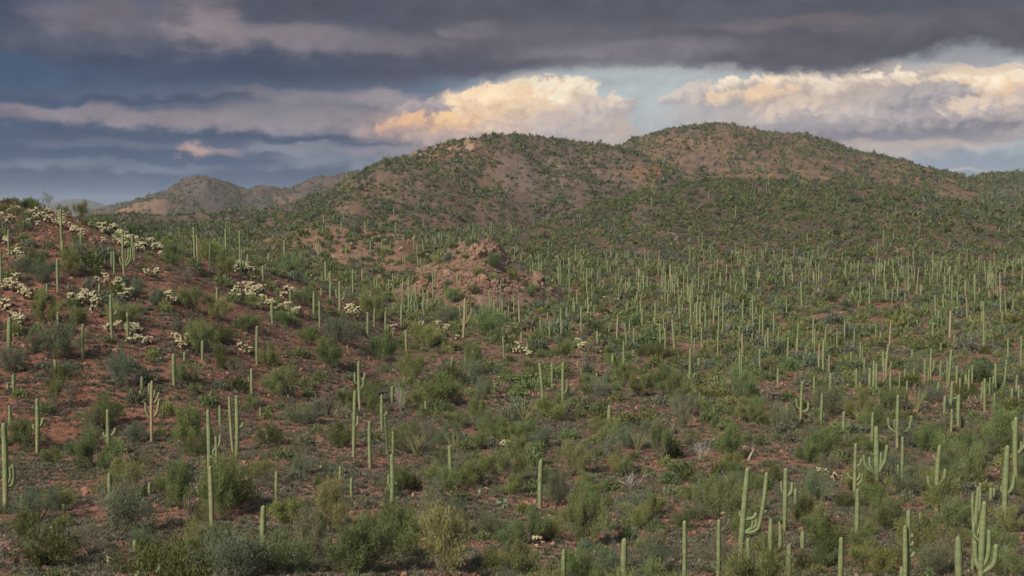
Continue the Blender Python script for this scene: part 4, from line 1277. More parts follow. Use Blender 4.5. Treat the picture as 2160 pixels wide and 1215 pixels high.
# skyline trees of the ridge
for xc, yb, w, h, k, lk in ((100, 442, 46, 30, 'p', "round green tree on the ridge crest, left of the notch"), (58, 442, 54, 20, 'g', "low green tree on the ridge crest at far left"), (165, 470, 70, 38, 'p', "spreading green tree on the ridge crest, lower right of the round tree"),
                            (135, 458, 40, 22, 'p', "thin green tree between the two larger ridge-crest trees"), (15, 432, 34, 14, 'y', "dark bush on the ridge crest at the left edge"),
                            (285, 505, 70, 32, 'p', "pale shrub behind the upper end of the dense cholla band"), (440, 555, 100, 45, 'g', "wide green shrub on the ridge crest below the pale skyline saguaros"), (350, 530, 50, 26, 'g', "green shrub on the ridge crest at the end of the cholla band")):
    e = shrub_px(xc, yb, w, h, k, lk)
    if k == 'p':
        e['category'] = "tree"
        e.name = "tree"
        tag(e, None, None, "trees on the ridge crest")
mark(100, 425, "round tree on the ridge crest")

# ---- random fill: density by zone and clumps, nothing on hand-placed plants
def lum(a, b, n):
    return rng.uniform(a, b, n)


def visible(az, r, extra):
    te = (sample(ZZ, az, r) + extra) / r
    ir = np.maximum(_ir(r)[0] - 2, 0)
    return te > TMAX[_ia(az)[0], ir] - 0.0006


AZR = math.radians(21.2)


def scatter(n, r0, r1, dens, extra=3.5, power=1.0):
    """points by ground area between two distances, thinned by dens(x, y, az, r, zone)"""
    da = 18.0 / r0                                             # a margin beyond the frame, for a step to the side
    n = int(n * (AZR + da) / AZR)
    az = rng.uniform(-AZR - da, AZR + da, n)
    u = rng.uniform(0, 1, n)
    r = np.sqrt(r0 * r0 + u * (r1 * r1 - r0 * r0)) if power == 1.0 else r0 * (r1 / r0) ** u
    z = sample(ZZ, az, r)
    zo = zone_at(az, r)
    x, y = np.sin(az) * r, np.cos(az) * r
    keep = rng.uniform(0, 1, n) < dens(x, y, az, r, zo)
    keep &= np.abs(az) < AZR + 18.0 / r
    keep &= visible(az, r, extra)
    return az[keep], r[keep], x[keep], y[keep], z[keep], zo[keep]


CONC = ZZ.copy()
for _ in range(2):                                             # hollows and draws hold more scrub
    cs = np.cumsum(np.vstack([np.zeros((1, nr)), CONC]), axis=0)
    k_ = 14
    lo, hi = np.clip(np.arange(na) - k_, 0, na), np.clip(np.arange(na) + k_ + 1, 0, na)
    CONC = (cs[hi] - cs[lo]) / (hi - lo)[:, None]
CONC = (CONC - ZZ) / RG
ZD = np.array([1.0, 0.42, 0.62, 0.40, 1.35, 0.95, 0.85, 1.2, 0.45, 0.2, 1.0, 0.0])     # shrub cover by zone


def shrub_density(x, y, az, r, zo):
    px = CX + F * np.tan(az)
    cl = fbm(x / (8 + r * 0.012), y / (8 + r * 0.02), 3, 200)
    draw = np.clip(sample(CONC, az, r) * 130, -0.35, 0.8)
    d = ZD[zo] * np.clip(0.55 + 1.1 * cl + np.where(r > 400, draw, 0), 0.06, 1.3)
    slope = (zo == 0) & (r < 240)
    left = 1 - sm((px - 700 - (r - 90) * 3) / 500)
    d = np.where((r < 92) & (px < 1050), d * 0.9, d)
    d = np.where(slope, d * (0.85 - 0.38 * left) * np.interp(r, [60, 100, 200, 260], [0.50, 0.55, 0.95, 1.1]), d)
    return d


PXG_OK = True
grid = {}


def far_enough(x, y, w):
    i, j = int(x // 4), int(y // 4)
    for a in range(i - 1, i + 2):
        for b in range(j - 1, j + 2):
            for q in grid.get((a, b), ()):
                if (q[0] - x) ** 2 + (q[1] - y) ** 2 < (0.62 * (q[2] + w)) ** 2:
                    return False
    return True


def put_grid(x, y, w):
    grid.setdefault((int(x // 4), int(y // 4)), []).append((x, y, w))


for q in shrub_xy:
    put_grid(*q)

cand = scatter(46000, 55, 640, shrub_density)
order = np.argsort(cand[1])
near_fill = []
for i in order:
    r = cand[1][i]
    w = float(np.clip(rng.lognormal(0.76, 0.42), 0.9, 5.0)) * (1.0 if cand[5][i] == 0 else 0.9)
    if not far_enough(cand[2][i], cand[3][i], w / 2):
        continue
    put_grid(cand[2][i], cand[3][i], w / 2)
    near_fill.append((i, w))
near_fill.sort(key=lambda q: -q[1] / cand[1][q[0]])
KINDP = lambda zo, k: 'g' if k < 0.55 else 'b' if k < 0.78 else 'y' if k < 0.88 else 'd' if k < 0.95 else 'p'
MAX_IND = 292 - len(HAND) - 16
far_list = []
for i, w in near_fill:
    az, r, x, y, z, zo = (c[i] for c in cand)
    kind = KINDP(zo, rng.uniform())
    h = w * rng.uniform(0.48, 0.72)
    px, py = to_px(x, y, z)
    if MAX_IND > 0 and r < 230 and -20 < px < 2180 and py - h * F / r < 1215:
        shrub(x, y, z, w, h, kind, px, py)
        MAX_IND -= 1
    else:
        far_list.append((x, y, z, r, w, h, kind, zo))
print("shrub individuals left", MAX_IND, "far", len(far_list))

# the far hillsides
cand = scatter(330000, 640, 3000, lambda x, y, az, r, zo: shrub_density(x, y, az, r, zo) * np.where(np.isin(zo, (5, 6)), 0.8, 1.0) * np.interp(r, [640, 800, 1100, 3000], [0.28, 0.42, 0.8, 1.0]), 2.0, 2.0)
for i in range(len(cand[0])):
    az, r, x, y, z, zo = (c[i] for c in cand)
    w = float(np.clip(rng.lognormal(0.72, 0.42), 0.9, 5.0)) * (1.0 if r < 1500 else 1.5)
    far_list.append((x, y, z, r, w, w * rng.uniform(0.45, 0.7), KINDP(zo, rng.uniform()), zo))
print("far shrubs", len(far_list))


def lod_shrub(seed, n, ln, wd):
    rr = np.random.default_rng(seed)
    u = rr.normal(size=(n, 3))
    u /= np.linalg.norm(u, axis=1)[:, None]
    u[:, 2] = np.abs(u[:, 2])
    rad = rr.uniform(0.25, 1.0, n) ** 0.5
    lump = 1 + 0.30 * np.sin(3.1 * np.arctan2(u[:, 1], u[:, 0]) + rr.uniform(0, 6)) * rr.uniform(0.6, 1)
    P = u * (rad * 0.88 * lump)[:, None]
    P[:, 2] = P[:, 2] * 0.85 + 0.04
    D = u * 0.7 + rr.normal(0, 0.6, (n, 3)) + [0, 0, 0.35]
    V, fl = slivers(P, D, ln, wd, rr, True)
    t = np.repeat(rr.uniform(0.7, 1.3, n), 3)
    return V, fl[0], t


LOD = {0: [lod_shrub(300 + i, 520, 0.24, 0.10) for i in range(6)], 1: [lod_shrub(320 + i, 170, 0.34, 0.18) for i in range(6)], 2: [lod_shrub(340 + i, 36, 0.55, 0.40) for i in range(8)], 3: [lod_shrub(360 + i, 16, 0.9, 0.65) for i in range(8)]}


def merge_far(lst, name, label):
    Vs, Fs, Cs, off = [], [], [], 0
    for (x, y, z, r, w, h, kind, zo) in lst:
        lv = 0 if r < 260 else 1 if r < 480 else 2 if r < 900 else 3
        V, Fc, t = LOD[lv][rng.integers(len(LOD[lv]))]
        a = rng.uniform(0, 6.28)
        c, s = math.cos(a), math.sin(a)
        sw = w / 2 * rng.uniform(0.9, 1.1)
        W = np.stack([(V[:, 0] * c - V[:, 1] * s) * sw + x, (V[:, 0] * s + V[:, 1] * c) * sw + y, V[:, 2] * h + z - 0.05], -1)
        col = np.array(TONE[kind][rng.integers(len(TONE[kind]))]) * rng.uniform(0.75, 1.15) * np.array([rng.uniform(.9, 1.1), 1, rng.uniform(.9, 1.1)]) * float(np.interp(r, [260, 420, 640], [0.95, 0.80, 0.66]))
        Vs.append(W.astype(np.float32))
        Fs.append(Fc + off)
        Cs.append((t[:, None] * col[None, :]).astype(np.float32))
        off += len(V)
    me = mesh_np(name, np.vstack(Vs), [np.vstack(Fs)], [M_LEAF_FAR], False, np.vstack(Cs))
    return tag(obj(name, me), label, None, None, 'stuff')


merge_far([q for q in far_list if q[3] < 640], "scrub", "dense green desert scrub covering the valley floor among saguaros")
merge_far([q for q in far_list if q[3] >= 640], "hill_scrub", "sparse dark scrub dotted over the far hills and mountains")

# ------------------------------------------------------------------ low grey tufts and loose stones on the gravel
def tuft(seed, n=70):
    rr = np.random.default_rng(seed)
    a = rr.uniform(0, 6.28, n)
    t = rr.uniform(0.1, 1.45, n)
    D = np.stack([np.sin(t) * np.cos(a), np.sin(t) * np.sin(a), np.cos(t) * 0.9 + 0.1], -1)
    P = D * rr.uniform(0.25, 0.8, n)[:, None]
    V, fl = slivers(P, D + rr.normal(0, 0.4, (n, 3)), 0.42, 0.15, rr, True)
    return V, fl[0], np.repeat(rr.uniform(0.7, 1.3, n), 3)


def tuft_density(x, y, az, r, zo):
    cl = fbm(x / 9, y / 9, 3, 220)
    return np.where(np.isin(zo, (0, 1, 2, 3)), np.clip(0.62 + 1.6 * cl, 0.06, 1), 0.0) * np.interp(r, [60, 85, 110, 200, 330], [.45, .6, 1, .85, .3])


TUFTS = [tuft(400 + i) for i in range(6)]
cand = scatter(66000, 60, 330, tuft_density, 0.4, 2.0)
more = scatter(26000, 115, 270, lambda x, y, az, r, zo: np.where(CX + F * np.tan(az) < 1100, 1.0, 0.35) * np.clip(0.7 + 1.2 * fbm(x / 7, y / 7, 3, 280), 0.1, 1), 0.4)
cand = tuple(np.concatenate(q) for q in zip(cand, more))
Vs, Fs, Cs, off = [], [], [], 0
for az, r, x, y, z, zo in zip(*cand):
    V, Fc, t = TUFTS[rng.integers(6)]
    if r > 185:
        m = 3 * 40
        V, Fc, t = V[:m], Fc[:40], t[:m]
    w = rng.uniform(0.20, 0.50) * (1.15 if r > 150 else 1.0)
    col = np.array([(0.185, 0.178, 0.122), (0.155, 0.156, 0.108), (0.205, 0.184, 0.132), (0.132, 0.140, 0.084)][rng.integers(4)]) * rng.uniform(0.75, 1.2)
    a = rng.uniform(0, 6.28)
    c, s = math.cos(a), math.sin(a)
    Vs.append(np.stack([(V[:, 0] * c - V[:, 1] * s) * w + x, (V[:, 0] * s + V[:, 1] * c) * w + y, V[:, 2] * w * 0.85 + z - 0.02], -1))
    Fs.append(Fc + off)
    Cs.append(t[:, None] * col)
    off += len(V)
print("tufts", len(Vs))
tag(obj("ground_cover", mesh_np("ground_cover", np.vstack(Vs), [np.vstack(Fs)], [M_LEAF_FAR], False, np.vstack(Cs))), "low grey-green tufts of ground cover scattered over the red gravel", None, None, 'stuff')


def stone(seed, sub=1):
    rr = np.random.default_rng(seed)
    import bmesh
    bm = bmesh.new()
    bmesh.ops.create_icosphere(bm, subdivisions=sub, radius=1.0)
    V = np.array([v.co[:] for v in bm.verts])
    Fc = np.array([[v.index for v in f.verts] for f in bm.faces])
    bm.free()
    n = rr.normal(size=(12, 3))
    n /= np.linalg.norm(n, axis=1)[:, None]
    for k in n:                                               # chip flat faces off
        dd = V @ k
        lim = rr.uniform(0.38, 0.72)
        V = V - np.outer(np.maximum(dd - lim, 0), k)
    V *= rr.uniform(0.7, 1.25, 3)
    return V, Fc


STONES = [stone(500 + i) for i in range(10)]
BOULDERS = [stone(520 + i, 2) for i in range(8)]


def stone_density(x, y, az, r, zo):
    cl = fbm(x / 12, y / 12, 3, 240)
    return np.where(np.isin(zo, (0, 1, 2, 3)), np.clip(0.6 + 1.9 * cl, 0.10, 1), 0) * np.interp(r, [60, 230, 420], [1, 0.8, 0.25])


def rocks_mesh(items, protos, tintc, var=0.35):
    Vs, Fs, Cs, off = [], [], [], 0
    for x, y, z, s in items:
        V, Fc = protos[rng.integers(len(protos))]
        a, b = rng.uniform(0, 6.28), rng.normal(0, 0.4)
        c, s_ = math.cos(a), math.sin(a)
        W = V * s * rng.uniform(0.7, 1.3, 3)
        W = np.stack([W[:, 0], W[:, 1] * math.cos(b) - W[:, 2] * math.sin(b), W[:, 1] * math.sin(b) + W[:, 2] * math.cos(b)], -1)
        W = np.stack([W[:, 0] * c - W[:, 1] * s_ + x, W[:, 0] * s_ + W[:, 1] * c + y, W[:, 2] + z + s * 0.15], -1)
        col = np.array(tintc) * rng.uniform(1 - var, 1 + var) * np.array([1, rng.uniform(.93, 1.08), rng.uniform(.9, 1.12)])
        Vs.append(W)
        Fs.append(Fc + off)
        Cs.append(np.tile(col, (len(W), 1)))
        off += len(W)
    return np.vstack(Vs), [np.vstack(Fs)], np.vstack(Cs)


cand = scatter(130000, 60, 420, stone_density, 0.3, 2.0)
more = scatter(26000, 115, 270, lambda x, y, az, r, zo: np.where(CX + F * np.tan(az) < 1100, 1.0, 0.3) * np.clip(0.55 + 1.8 * fbm(x / 9, y / 9, 3, 290), 0.05, 1), 0.3)
cand = tuple(np.concatenate(q) for q in zip(cand, more))
items = [(x, y, z, float(np.clip(rng.lognormal(-2.5, 0.5), 0.04, 0.32)) * (1.0 if r < 160 else 1.6)) for az, r, x, y, z, zo in zip(*cand)]
V, fl, C = rocks_mesh(items, STONES, (0.235, 0.135, 0.098), 0.6)
print("stones", len(items))
tag(obj("gravel", mesh_np("gravel", V, fl, [M_ROCK], False, C)), "loose red brown stones scattered over the slopes", None, None, 'stuff')


# ------------------------------------------------------------------ rock outcrops
def outcrop(px, py, spots, name, label, nbig, nsmall, smin, smax, tintc, mk=None):
    """a pile of boulders: the larger ones are parts, the rubble between them is one part"""
    az, r, z = hit(px, py, 60)
    e = bpy.data.objects.new(name, None)
    COL.objects.link(e)
    loc = Vector((math.sin(az) * r, math.cos(az) * r, z))
    e.location = loc
    tag(e, label, "rock outcrop")
    pts = []
    xs = [s[0] for s in spots]
    for _ in range(nbig + nsmall):
        s = spots[rng.integers(len(spots))]
        x, y = rng.normal(s[0], s[2]), rng.normal(s[1], s[3])
        a, rr_, zz = hit(x, y, max(60, r - 140))
        if abs(rr_ - r) > 110:
            continue
        pts.append((math.sin(a) * rr_ - loc.x, math.cos(a) * rr_ - loc.y, zz - loc.z))
    for p in pts[:nbig]:
        V, fl, C = rocks_mesh([(p[0], p[1], p[2], float(np.clip(rng.lognormal(math.log(smin), 0.4), smin * .6, smax)))], BOULDERS, tintc, 0.22)
        obj("boulder", mesh_np("boulder", V, fl, [M_ROCK], False, C), e)
    if nsmall:
        V, fl, C = rocks_mesh([(*p, rng.uniform(0.18, 0.55) * smin) for p in pts[nbig:]], STONES, tintc, 0.3)
        o = obj("rubble", mesh_np("rubble", V, fl, [M_ROCK], False, C), e)
        o['kind'] = 'stuff'
    if mk:
        mark(px, py, mk)
    return e


RT = (0.225, 0.148, 0.106)
outcrop(1010, 560, [(1005, 520, 28, 11), (1010, 545, 34, 16), (965, 560, 30, 12), (920, 575, 24, 9), (1060, 590, 38, 16), (1110, 600, 36, 12), (1040, 535, 22, 12), (980, 600, 45, 14)], "rock_outcrop", "pinkish brown boulder pile crowning the stony knoll in the valley", 100, 2800, 0.98, 2.5, RT)
outcrop(860, 605, [(820, 592, 30, 7), (880, 600, 34, 8), (930, 610, 30, 9)], "rock_outcrop", "low apron of red brown rubble left of the boulder knoll", 50, 700, 0.75, 1.6, (0.24, 0.145, 0.102))
outcrop(1412, 500, [(1412, 498, 12, 8), (1425, 508, 10, 6)], "rock_outcrop", "small dark rock pile low on the broad scrubby hill", 30, 120, 0.8, 1.7, (0.19, 0.13, 0.10))
outcrop(1892, 524, [(1888, 524, 12, 4), (1905, 528, 14, 4), (1862, 528, 12, 3)], "rock_outcrop", "small pale rock pile at the foot of the right hill", 22, 100, 0.7, 1.4, (0.22, 0.15, 0.112))
outcrop(985, 318, [(870, 325, 20, 6), (930, 318, 30, 6), (985, 312, 20, 6)], "rock_outcrop", "brown rock ledge just below the top of the central mountain", 70, 120, 2.0, 5.0, (0.25, 0.165, 0.12))
outcrop(30, 1185, [(20, 1180, 20, 18), (45, 1205, 24, 10), (10, 1150, 12, 10)], "rock_outcrop", "dark reddish rocks at the lower left corner below the bushes", 40, 200, 0.28, 0.7, (0.22, 0.135, 0.11))
outcrop(215, 1040, [(205, 1040, 24, 6), (180, 1042, 14, 4)], "rock_outcrop", "cluster of red rocks beside a short saguaro on the lower left slope", 22, 60, 0.3, 0.65, (0.27, 0.15, 0.11))

# ------------------------------------------------------------------ teddy-bear chollas
def make_cholla(seed, nb=9, spread=0.55):
    """unit cholla about 1.2 m high: dark trunk, pale spiny joints in clumps"""
    rr = np.random.default_rng(seed)
    trunk, crown = [], []
    stone_v, stone_f = ICO
    tr = catmull([(0, 0, -0.1), (rr.normal(0, .04), rr.normal(0, .04), 0.3), (rr.normal(0, .08), rr.normal(0, .08), 0.72)], 7)
    trunk.append(tube(tr, np.linspace(0.075, 0.055, 7), 7)[:3])
    ends = []
    for i in range(nb):
        a = i / nb * 2 * np.pi + rr.uniform(-.4, .4)
        t = rr.uniform(0.35, 1.0)
        p = tr[min(int(t * 6), 6)]
        L = rr.uniform(0.12, 0.36)
        d = np.array([math.cos(a), math.sin(a), rr.uniform(0.35, 1.1)])
        d /= np.linalg.norm(d)
        e = p + d * L
        trunk.append(tube(catmull([p, p + d * L * .5 + [0, 0, -.03], e], 5), np.linspace(0.05, 0.04, 5), 6)[:3])
        ends.append((e, d))
    ends.append((tr[-1], np.array([0, 0, 1.0])))
    for e, d in ends:
        for k in range(rr.integers(4, 8)):
            dd = d * 0.6 + rr.normal(0, 0.55, 3) + [0, 0, 0.55]
            dd /= np.linalg.norm(dd)
            L, w = rr.uniform(0.085, 0.15), rr.uniform(0.048, 0.066)
            c = e + dd * L * 0.9 + rr.normal(0, 0.035, 3)
            u = np.cross(dd, [0.3, 0.2, 0.9])
            u /= np.linalg.norm(u)
            v = np.cross(dd, u)
            bump = 1 + rr.normal(0, 0.12, len(stone_v))
            V = c + (stone_v[:, :1] * u * w + stone_v[:, 1:2] * v * w + stone_v[:, 2:] * dd * L) * bump[:, None]
            tone = rr.uniform(0.8, 1.12)
            crown.append((V, [stone_f], np.tile([tone, tone, tone], (len(V), 1))))
        for k in range(3):                                     # dead dark joints under the clump
            c = e - d * rr.uniform(.03, .15) + rr.normal(0, .03, 3)
            V = c + stone_v * rr.uniform(.04, .06)
            trunk.append((V, stone_f, None))
    tv = []
    for q in trunk:
        tv.append((q[0], [q[1]] + ([q[2]] if q[2] is not None else [])))
    TV, TF, _ = join(tv)
    CV, CF, CCc = join(crown)
    return mesh_np("trunk", TV, TF, [M_CHTRUNK], True), mesh_np("crown", CV, CF, [M_FUZZ], True, CCc)


def _ico():
    import bmesh
    bm = bmesh.new()
    bmesh.ops.create_icosphere(bm, subdivisions=1, radius=1.0)
    V = np.array([v.co[:] for v in bm.verts])
    Fc = np.array([[v.index for v in f.verts] for f in bm.faces])
    bm.free()
    return V, Fc


ICO = _ico()
CHOLLA = [make_cholla(600 + i, 7 + i) for i in range(6)]
CH_N = [0]


def cholla(px, py, hpx=None, look=None, size=None):
    az, r, z = hit(px, py)
    k = r / F
    h = (hpx * k if hpx else rng.uniform(0.8, 1.35)) if size is None else size
    h = min(max(h * (0.88 if py < 545 else 1.0), 0.4), 1.9)
    tr, cr = CHOLLA[rng.integers(6)]
    e = bpy.data.objects.new("cholla", None)
    COL.objects.link(e)
    e.location = (math.sin(az) * r, math.cos(az) * r, z)
    e.rotation_euler = (0, 0, rng.uniform(0, 6.28))
    s = h / 1.0
    e.scale = (s * rng.uniform(0.85, 1.1), s * rng.uniform(0.85, 1.1), s * rng.uniform(0.85, 1.1))
    obj("trunk", tr, e)
    obj("crown", cr, e)
    tag(e, None, "cholla", "cream teddy-bear chollas on the ridge and slopes")
    CH_N[0] += 1
    if look:
        e['label'] = look
    else:
        NAMED.append((e, ("small " if h < 0.85 else "large " if h > 1.15 else "") + "cream cholla", px, py - hpx / 2 if hpx else py - 8))
    return e


def stroke(pts, n, sx, sy, h=(14, 22)):
    n = max(int(round(n * 0.88)), 2)
    pts = np.array(pts, float)
    seg = np.concatenate([[0], np.cumsum(np.linalg.norm(np.diff(pts, axis=0), axis=1))])
    for _ in range(n):
        t = rng.uniform(0, seg[-1])
        cholla(np.interp(t, seg, pts[:, 0]) + rng.normal(0, sx), np.interp(t, seg, pts[:, 1]) + rng.normal(0, sy), rng.uniform(*h))


stroke([(192, 476), (225, 490), (262, 504), (300, 520), (345, 530), (365, 528)], 52, 7, 6, (15, 22))
stroke([(205, 498), (250, 512), (300, 530), (320, 536)], 22, 8, 6, (15, 22))
stroke([(52, 452), (80, 462), (110, 474), (128, 480)], 24, 8, 7, (15, 21))
stroke([(5, 462), (28, 472)], 8, 5, 5, (15, 21)); stroke([(30, 437), (45, 448)], 4, 5, 4, (12, 18)); stroke([(100, 450), (140, 462)], 8, 9, 4, (13, 18))
stroke([(2, 498), (12, 512), (20, 530)], 10, 5, 8, (16, 22)); stroke([(138, 490), (180, 496)], 9, 9, 5, (14, 20)); stroke([(38, 545), (58, 558)], 6, 6, 6, (17, 24))
stroke([(18, 595), (30, 615)], 8, 6, 6, (18, 24)); stroke([(36, 622), (55, 628)], 6, 7, 4, (18, 24)); stroke([(148, 628), (185, 640)], 9, 8, 6, (18, 24)); stroke([(218, 598), (248, 608)], 7, 8, 6, (18, 24))
stroke([(255, 628), (275, 632)], 7, 5, 5, (18, 24)); stroke([(192, 625), (210, 640), (195, 665)], 9, 7, 6, (18, 24)); stroke([(25, 680), (45, 690)], 7, 7, 6, (20, 26)); stroke([(5, 650), (15, 665)], 4, 5, 6, (20, 26))
stroke([(350, 632), (365, 640)], 4, 5, 4, (18, 24)); stroke([(218, 694), (300, 706)], 10, 10, 5, (18, 24)); stroke([(275, 722), (330, 728)], 6, 8, 3, (17, 22))
stroke([(478, 564), (500, 572), (520, 582)], 10, 8, 5, (16, 22)); stroke([(515, 590), (540, 620), (560, 650)], 20, 10, 9, (17, 24)); stroke([(490, 615), (520, 640)], 7, 8, 6, (17, 24))
stroke([(575, 655), (612, 665), (638, 668)], 10, 9, 5, (17, 24)); stroke([(598, 622), (640, 640)], 6, 9, 6, (17, 24)); stroke([(735, 655), (752, 665)], 6, 6, 5, (17, 24)); stroke([(300, 575), (330, 600)], 5, 10, 6, (14, 20))
stroke([(895, 695), (940, 708), (985, 722)], 7, 10, 5, (15, 20)); stroke([(1085, 740), (1120, 750)], 6, 8, 5, (15, 20)); stroke([(1210, 735), (1245, 745)], 5, 6, 4, (16, 22))
for x, y, h in ((376, 728, 26), (385, 738, 24), (395, 722, 20), (506, 745, 22), (518, 748, 22), (528, 746, 18), (128, 790, 20), (44, 785, 14)):
    cholla(x, y, h)
cholla(1062, 948, 24, "lone cream cholla with dark trunk beside a round bush at centre"); cholla(1075, 946, 20); mark(1066, 938, "lone cream cholla at centre")
cholla(1134, 1160, 32, "whitish bushy cholla low in the middle clearing"); mark(1134, 1148, "whitish cholla low in the clearing")
cholla(1525, 1092, 18, "tiny pale cholla on bare gravel left of the giant elbow-armed saguaro")
for x, y, h in ((1742, 1006, 20), (1760, 1016, 20), (1782, 1022, 24), (1790, 1026, 18), (1728, 1002, 16), (230, 1192, 18), (975, 1135, 16), (705, 1124, 10), (820, 702, 18), (830, 698, 16)):
    cholla(x, y, h)
far_ch = [(785, 510), (800, 505), (812, 512), (850, 510), (862, 515), (872, 508), (845, 530), (705, 550), (720, 548), (1275, 636), (1300, 640), (1306, 634), (1545, 536), (1556, 538), (740, 520), (880, 540), (900, 545)]
for x, y in far_ch:
    cholla(x, y, size=1.6)
print("chollas", CH_N[0], "saguaros", SAG_N[0] - len(FOREST), "shrubs", len(shrub_xy))

# ------------------------------------------------------------------ ocotillos: bundles of long thorny wands
def ocotillo(px, yb, w, h, look, dry=False):
    az, r, z = hit(px, yb)
    k = r / F
    e = bpy.data.objects.new("ocotillo", None)
    COL.objects.link(e)
    e.location = (math.sin(az) * r, math.cos(az) * r, z)
    tag(e, look, "ocotillo", "ocotillos among the shrubs")
    for i in range(22):
        a = rng.uniform(0, 6.28)
        t = rng.uniform(0.05, 1.0) ** 0.7
        R_, H_ = w * k / 2 * t, h * k * rng.uniform(0.7, 1.0) * (1 - 0.15 * t)
        d = np.array([math.cos(a), math.sin(a)])
        P = [(0, 0, -0.05), (d[0] * R_ * .35, d[1] * R_ * .35, H_ * .4), (d[0] * R_ * .75 + rng.normal(0, .05), d[1] * R_ * .75, H_ * .75), (d[0] * R_ * 1.05, d[1] * R_ * 1.05 + rng.normal(0, .08), H_)]
        V, Q, T, _ = tube(catmull(P, 10), np.linspace(0.035, 0.014, 10), 5)
        obj("stem", mesh_np("stem", V, [Q, T], [M_STEM if dry else M_GREENSTEM], True), e)
    return e


ocotillo(1378, 1175, 62, 72, "dry brown ocotillo fanning up from the lower middle gravel", True); mark(1378, 1140, "dry brown ocotillo")
ocotillo(1543, 1050, 55, 58, "pale wandlike ocotillo left of the giant elbow-armed saguaro")
ocotillo(1105, 892, 75, 62, "bushy ocotillo just left of the bent saguaro's foot")
ocotillo(415, 806, 50, 55, "green ocotillo on the left slope under a short saguaro")
ocotillo(400, 1105, 40, 70, "brown ocotillo left of the drooping-arm saguaro", True)
ocotillo(490, 1005, 42, 62, "thin ocotillo beside the twin trunks left of centre")
ocotillo(690, 880, 40, 60, "sparse ocotillo left of the middle saguaro group", True)
ocotillo(880, 965, 60, 60, "wide ocotillo right of the middle saguaro group")
ocotillo(960, 960, 60, 55, "yellowish ocotillo behind the saguaro at centre")
ocotillo(1345, 955, 44, 52, "upright yellowish ocotillo in bushes at centre right")
ocotillo(1935, 870, 60, 55, "spiky ocotillo right of the pitchfork saguaro")
ocotillo(1815, 890, 50, 40, "low ocotillo left of the pitchfork saguaro")
ocotillo(80, 1150, 50, 45, "grey ocotillo above the dark bushes at lower left", True)

# ------------------------------------------------------------------ prickly pears, dead wood
def prickly_pear(px, yb, w, look, mk=None):
    az, r, z = hit(px, yb)
    k = r / F
    e = bpy.data.objects.new("prickly_pear", None)
    COL.objects.link(e)
    e.location = (math.sin(az) * r, math.cos(az) * r, z)
    tag(e, look, "prickly pear")
    sv, sf = ICO2
    for i in range(16):
        a = rng.uniform(0, 6.28)
        lv = i % 3
        rad = w * k / 2 * (0.25 + 0.3 * lv) * rng.uniform(.7, 1.1)
        c = np.array([math.cos(a) * rad, math.sin(a) * rad, 0.13 + 0.17 * lv])
        s = rng.uniform(0.12, 0.17)
        b, tl = rng.uniform(0, 6.28), rng.normal(0, 0.35)
        V = sv * [s, 0.03, s * 1.25]
        V = np.stack([V[:, 0] * math.cos(tl) + V[:, 2] * math.sin(tl), V[:, 1], -V[:, 0] * math.sin(tl) + V[:, 2] * math.cos(tl)], -1)
        V = np.stack([V[:, 0] * math.cos(b) - V[:, 1] * math.sin(b), V[:, 0] * math.sin(b) + V[:, 1] * math.cos(b), V[:, 2]], -1) + c
        obj("pad", mesh_np("pad", V, [sf], [M_PAD], True, np.ones((len(V), 3))), e)
    if mk:
        mark(px, yb - 10, mk)
    return e


def _ico2():
    import bmesh
    bm = bmesh.new()
    bmesh.ops.create_icosphere(bm, subdivisions=2, radius=1.0)
    V = np.array([v.co[:] for v in bm.verts])
    Fc = np.array([[v.index for v in f.verts] for f in bm.faces])
    bm.free()
    return V, Fc


ICO2 = _ico2()
prickly_pear(1062, 1072, 30, "pale green prickly pear on gravel in the lower middle", "prickly pear in the lower middle")
prickly_pear(335, 764, 18, "small prickly pear on the red slope, left of tall lone saguaro")
prickly_pear(86, 778, 20, "blue-green prickly pear below bushes near the left edge")


def stump(pts, w, look, name="stump"):
    az, r, z = hit(*pts[0])
    k = r / F
    P = [((x - pts[0][0]) * k * math.cos(az), -(x - pts[0][0]) * k * math.sin(az), (pts[0][1] - y) * k - (0.08 if i == 0 else 0)) for i, (x, y) in enumerate(pts)]
    c = catmull(P, 8)
    V, Q, T, _ = tube(c, np.interp(np.linspace(0, 1, 8), [0, .6, 1], [w * k * .5, w * k * .42, w * k * .18]), 9, 0.06)
    o = obj(name, mesh_np(name, V, [Q, T], [M_DEAD], True), None, (math.sin(az) * r, math.cos(az) * r, z))
    return tag(o, look, "dead wood")


stump([(558, 934), (561, 926), (564, 918)], 6, "short bleached stump on the red slope left of centre")
mark(561, 928, "short bleached stump")
stump([(1578, 971), (1583, 960), (1589, 949)], 5, "bleached log leaning out of shrubs right of centre"); mark(1583, 960, "bleached leaning log")
stump([(1628, 752), (1627, 745), (1628, 738), (1630, 748)], 3, "pale broken stub among the valley saguaros at right of centre")


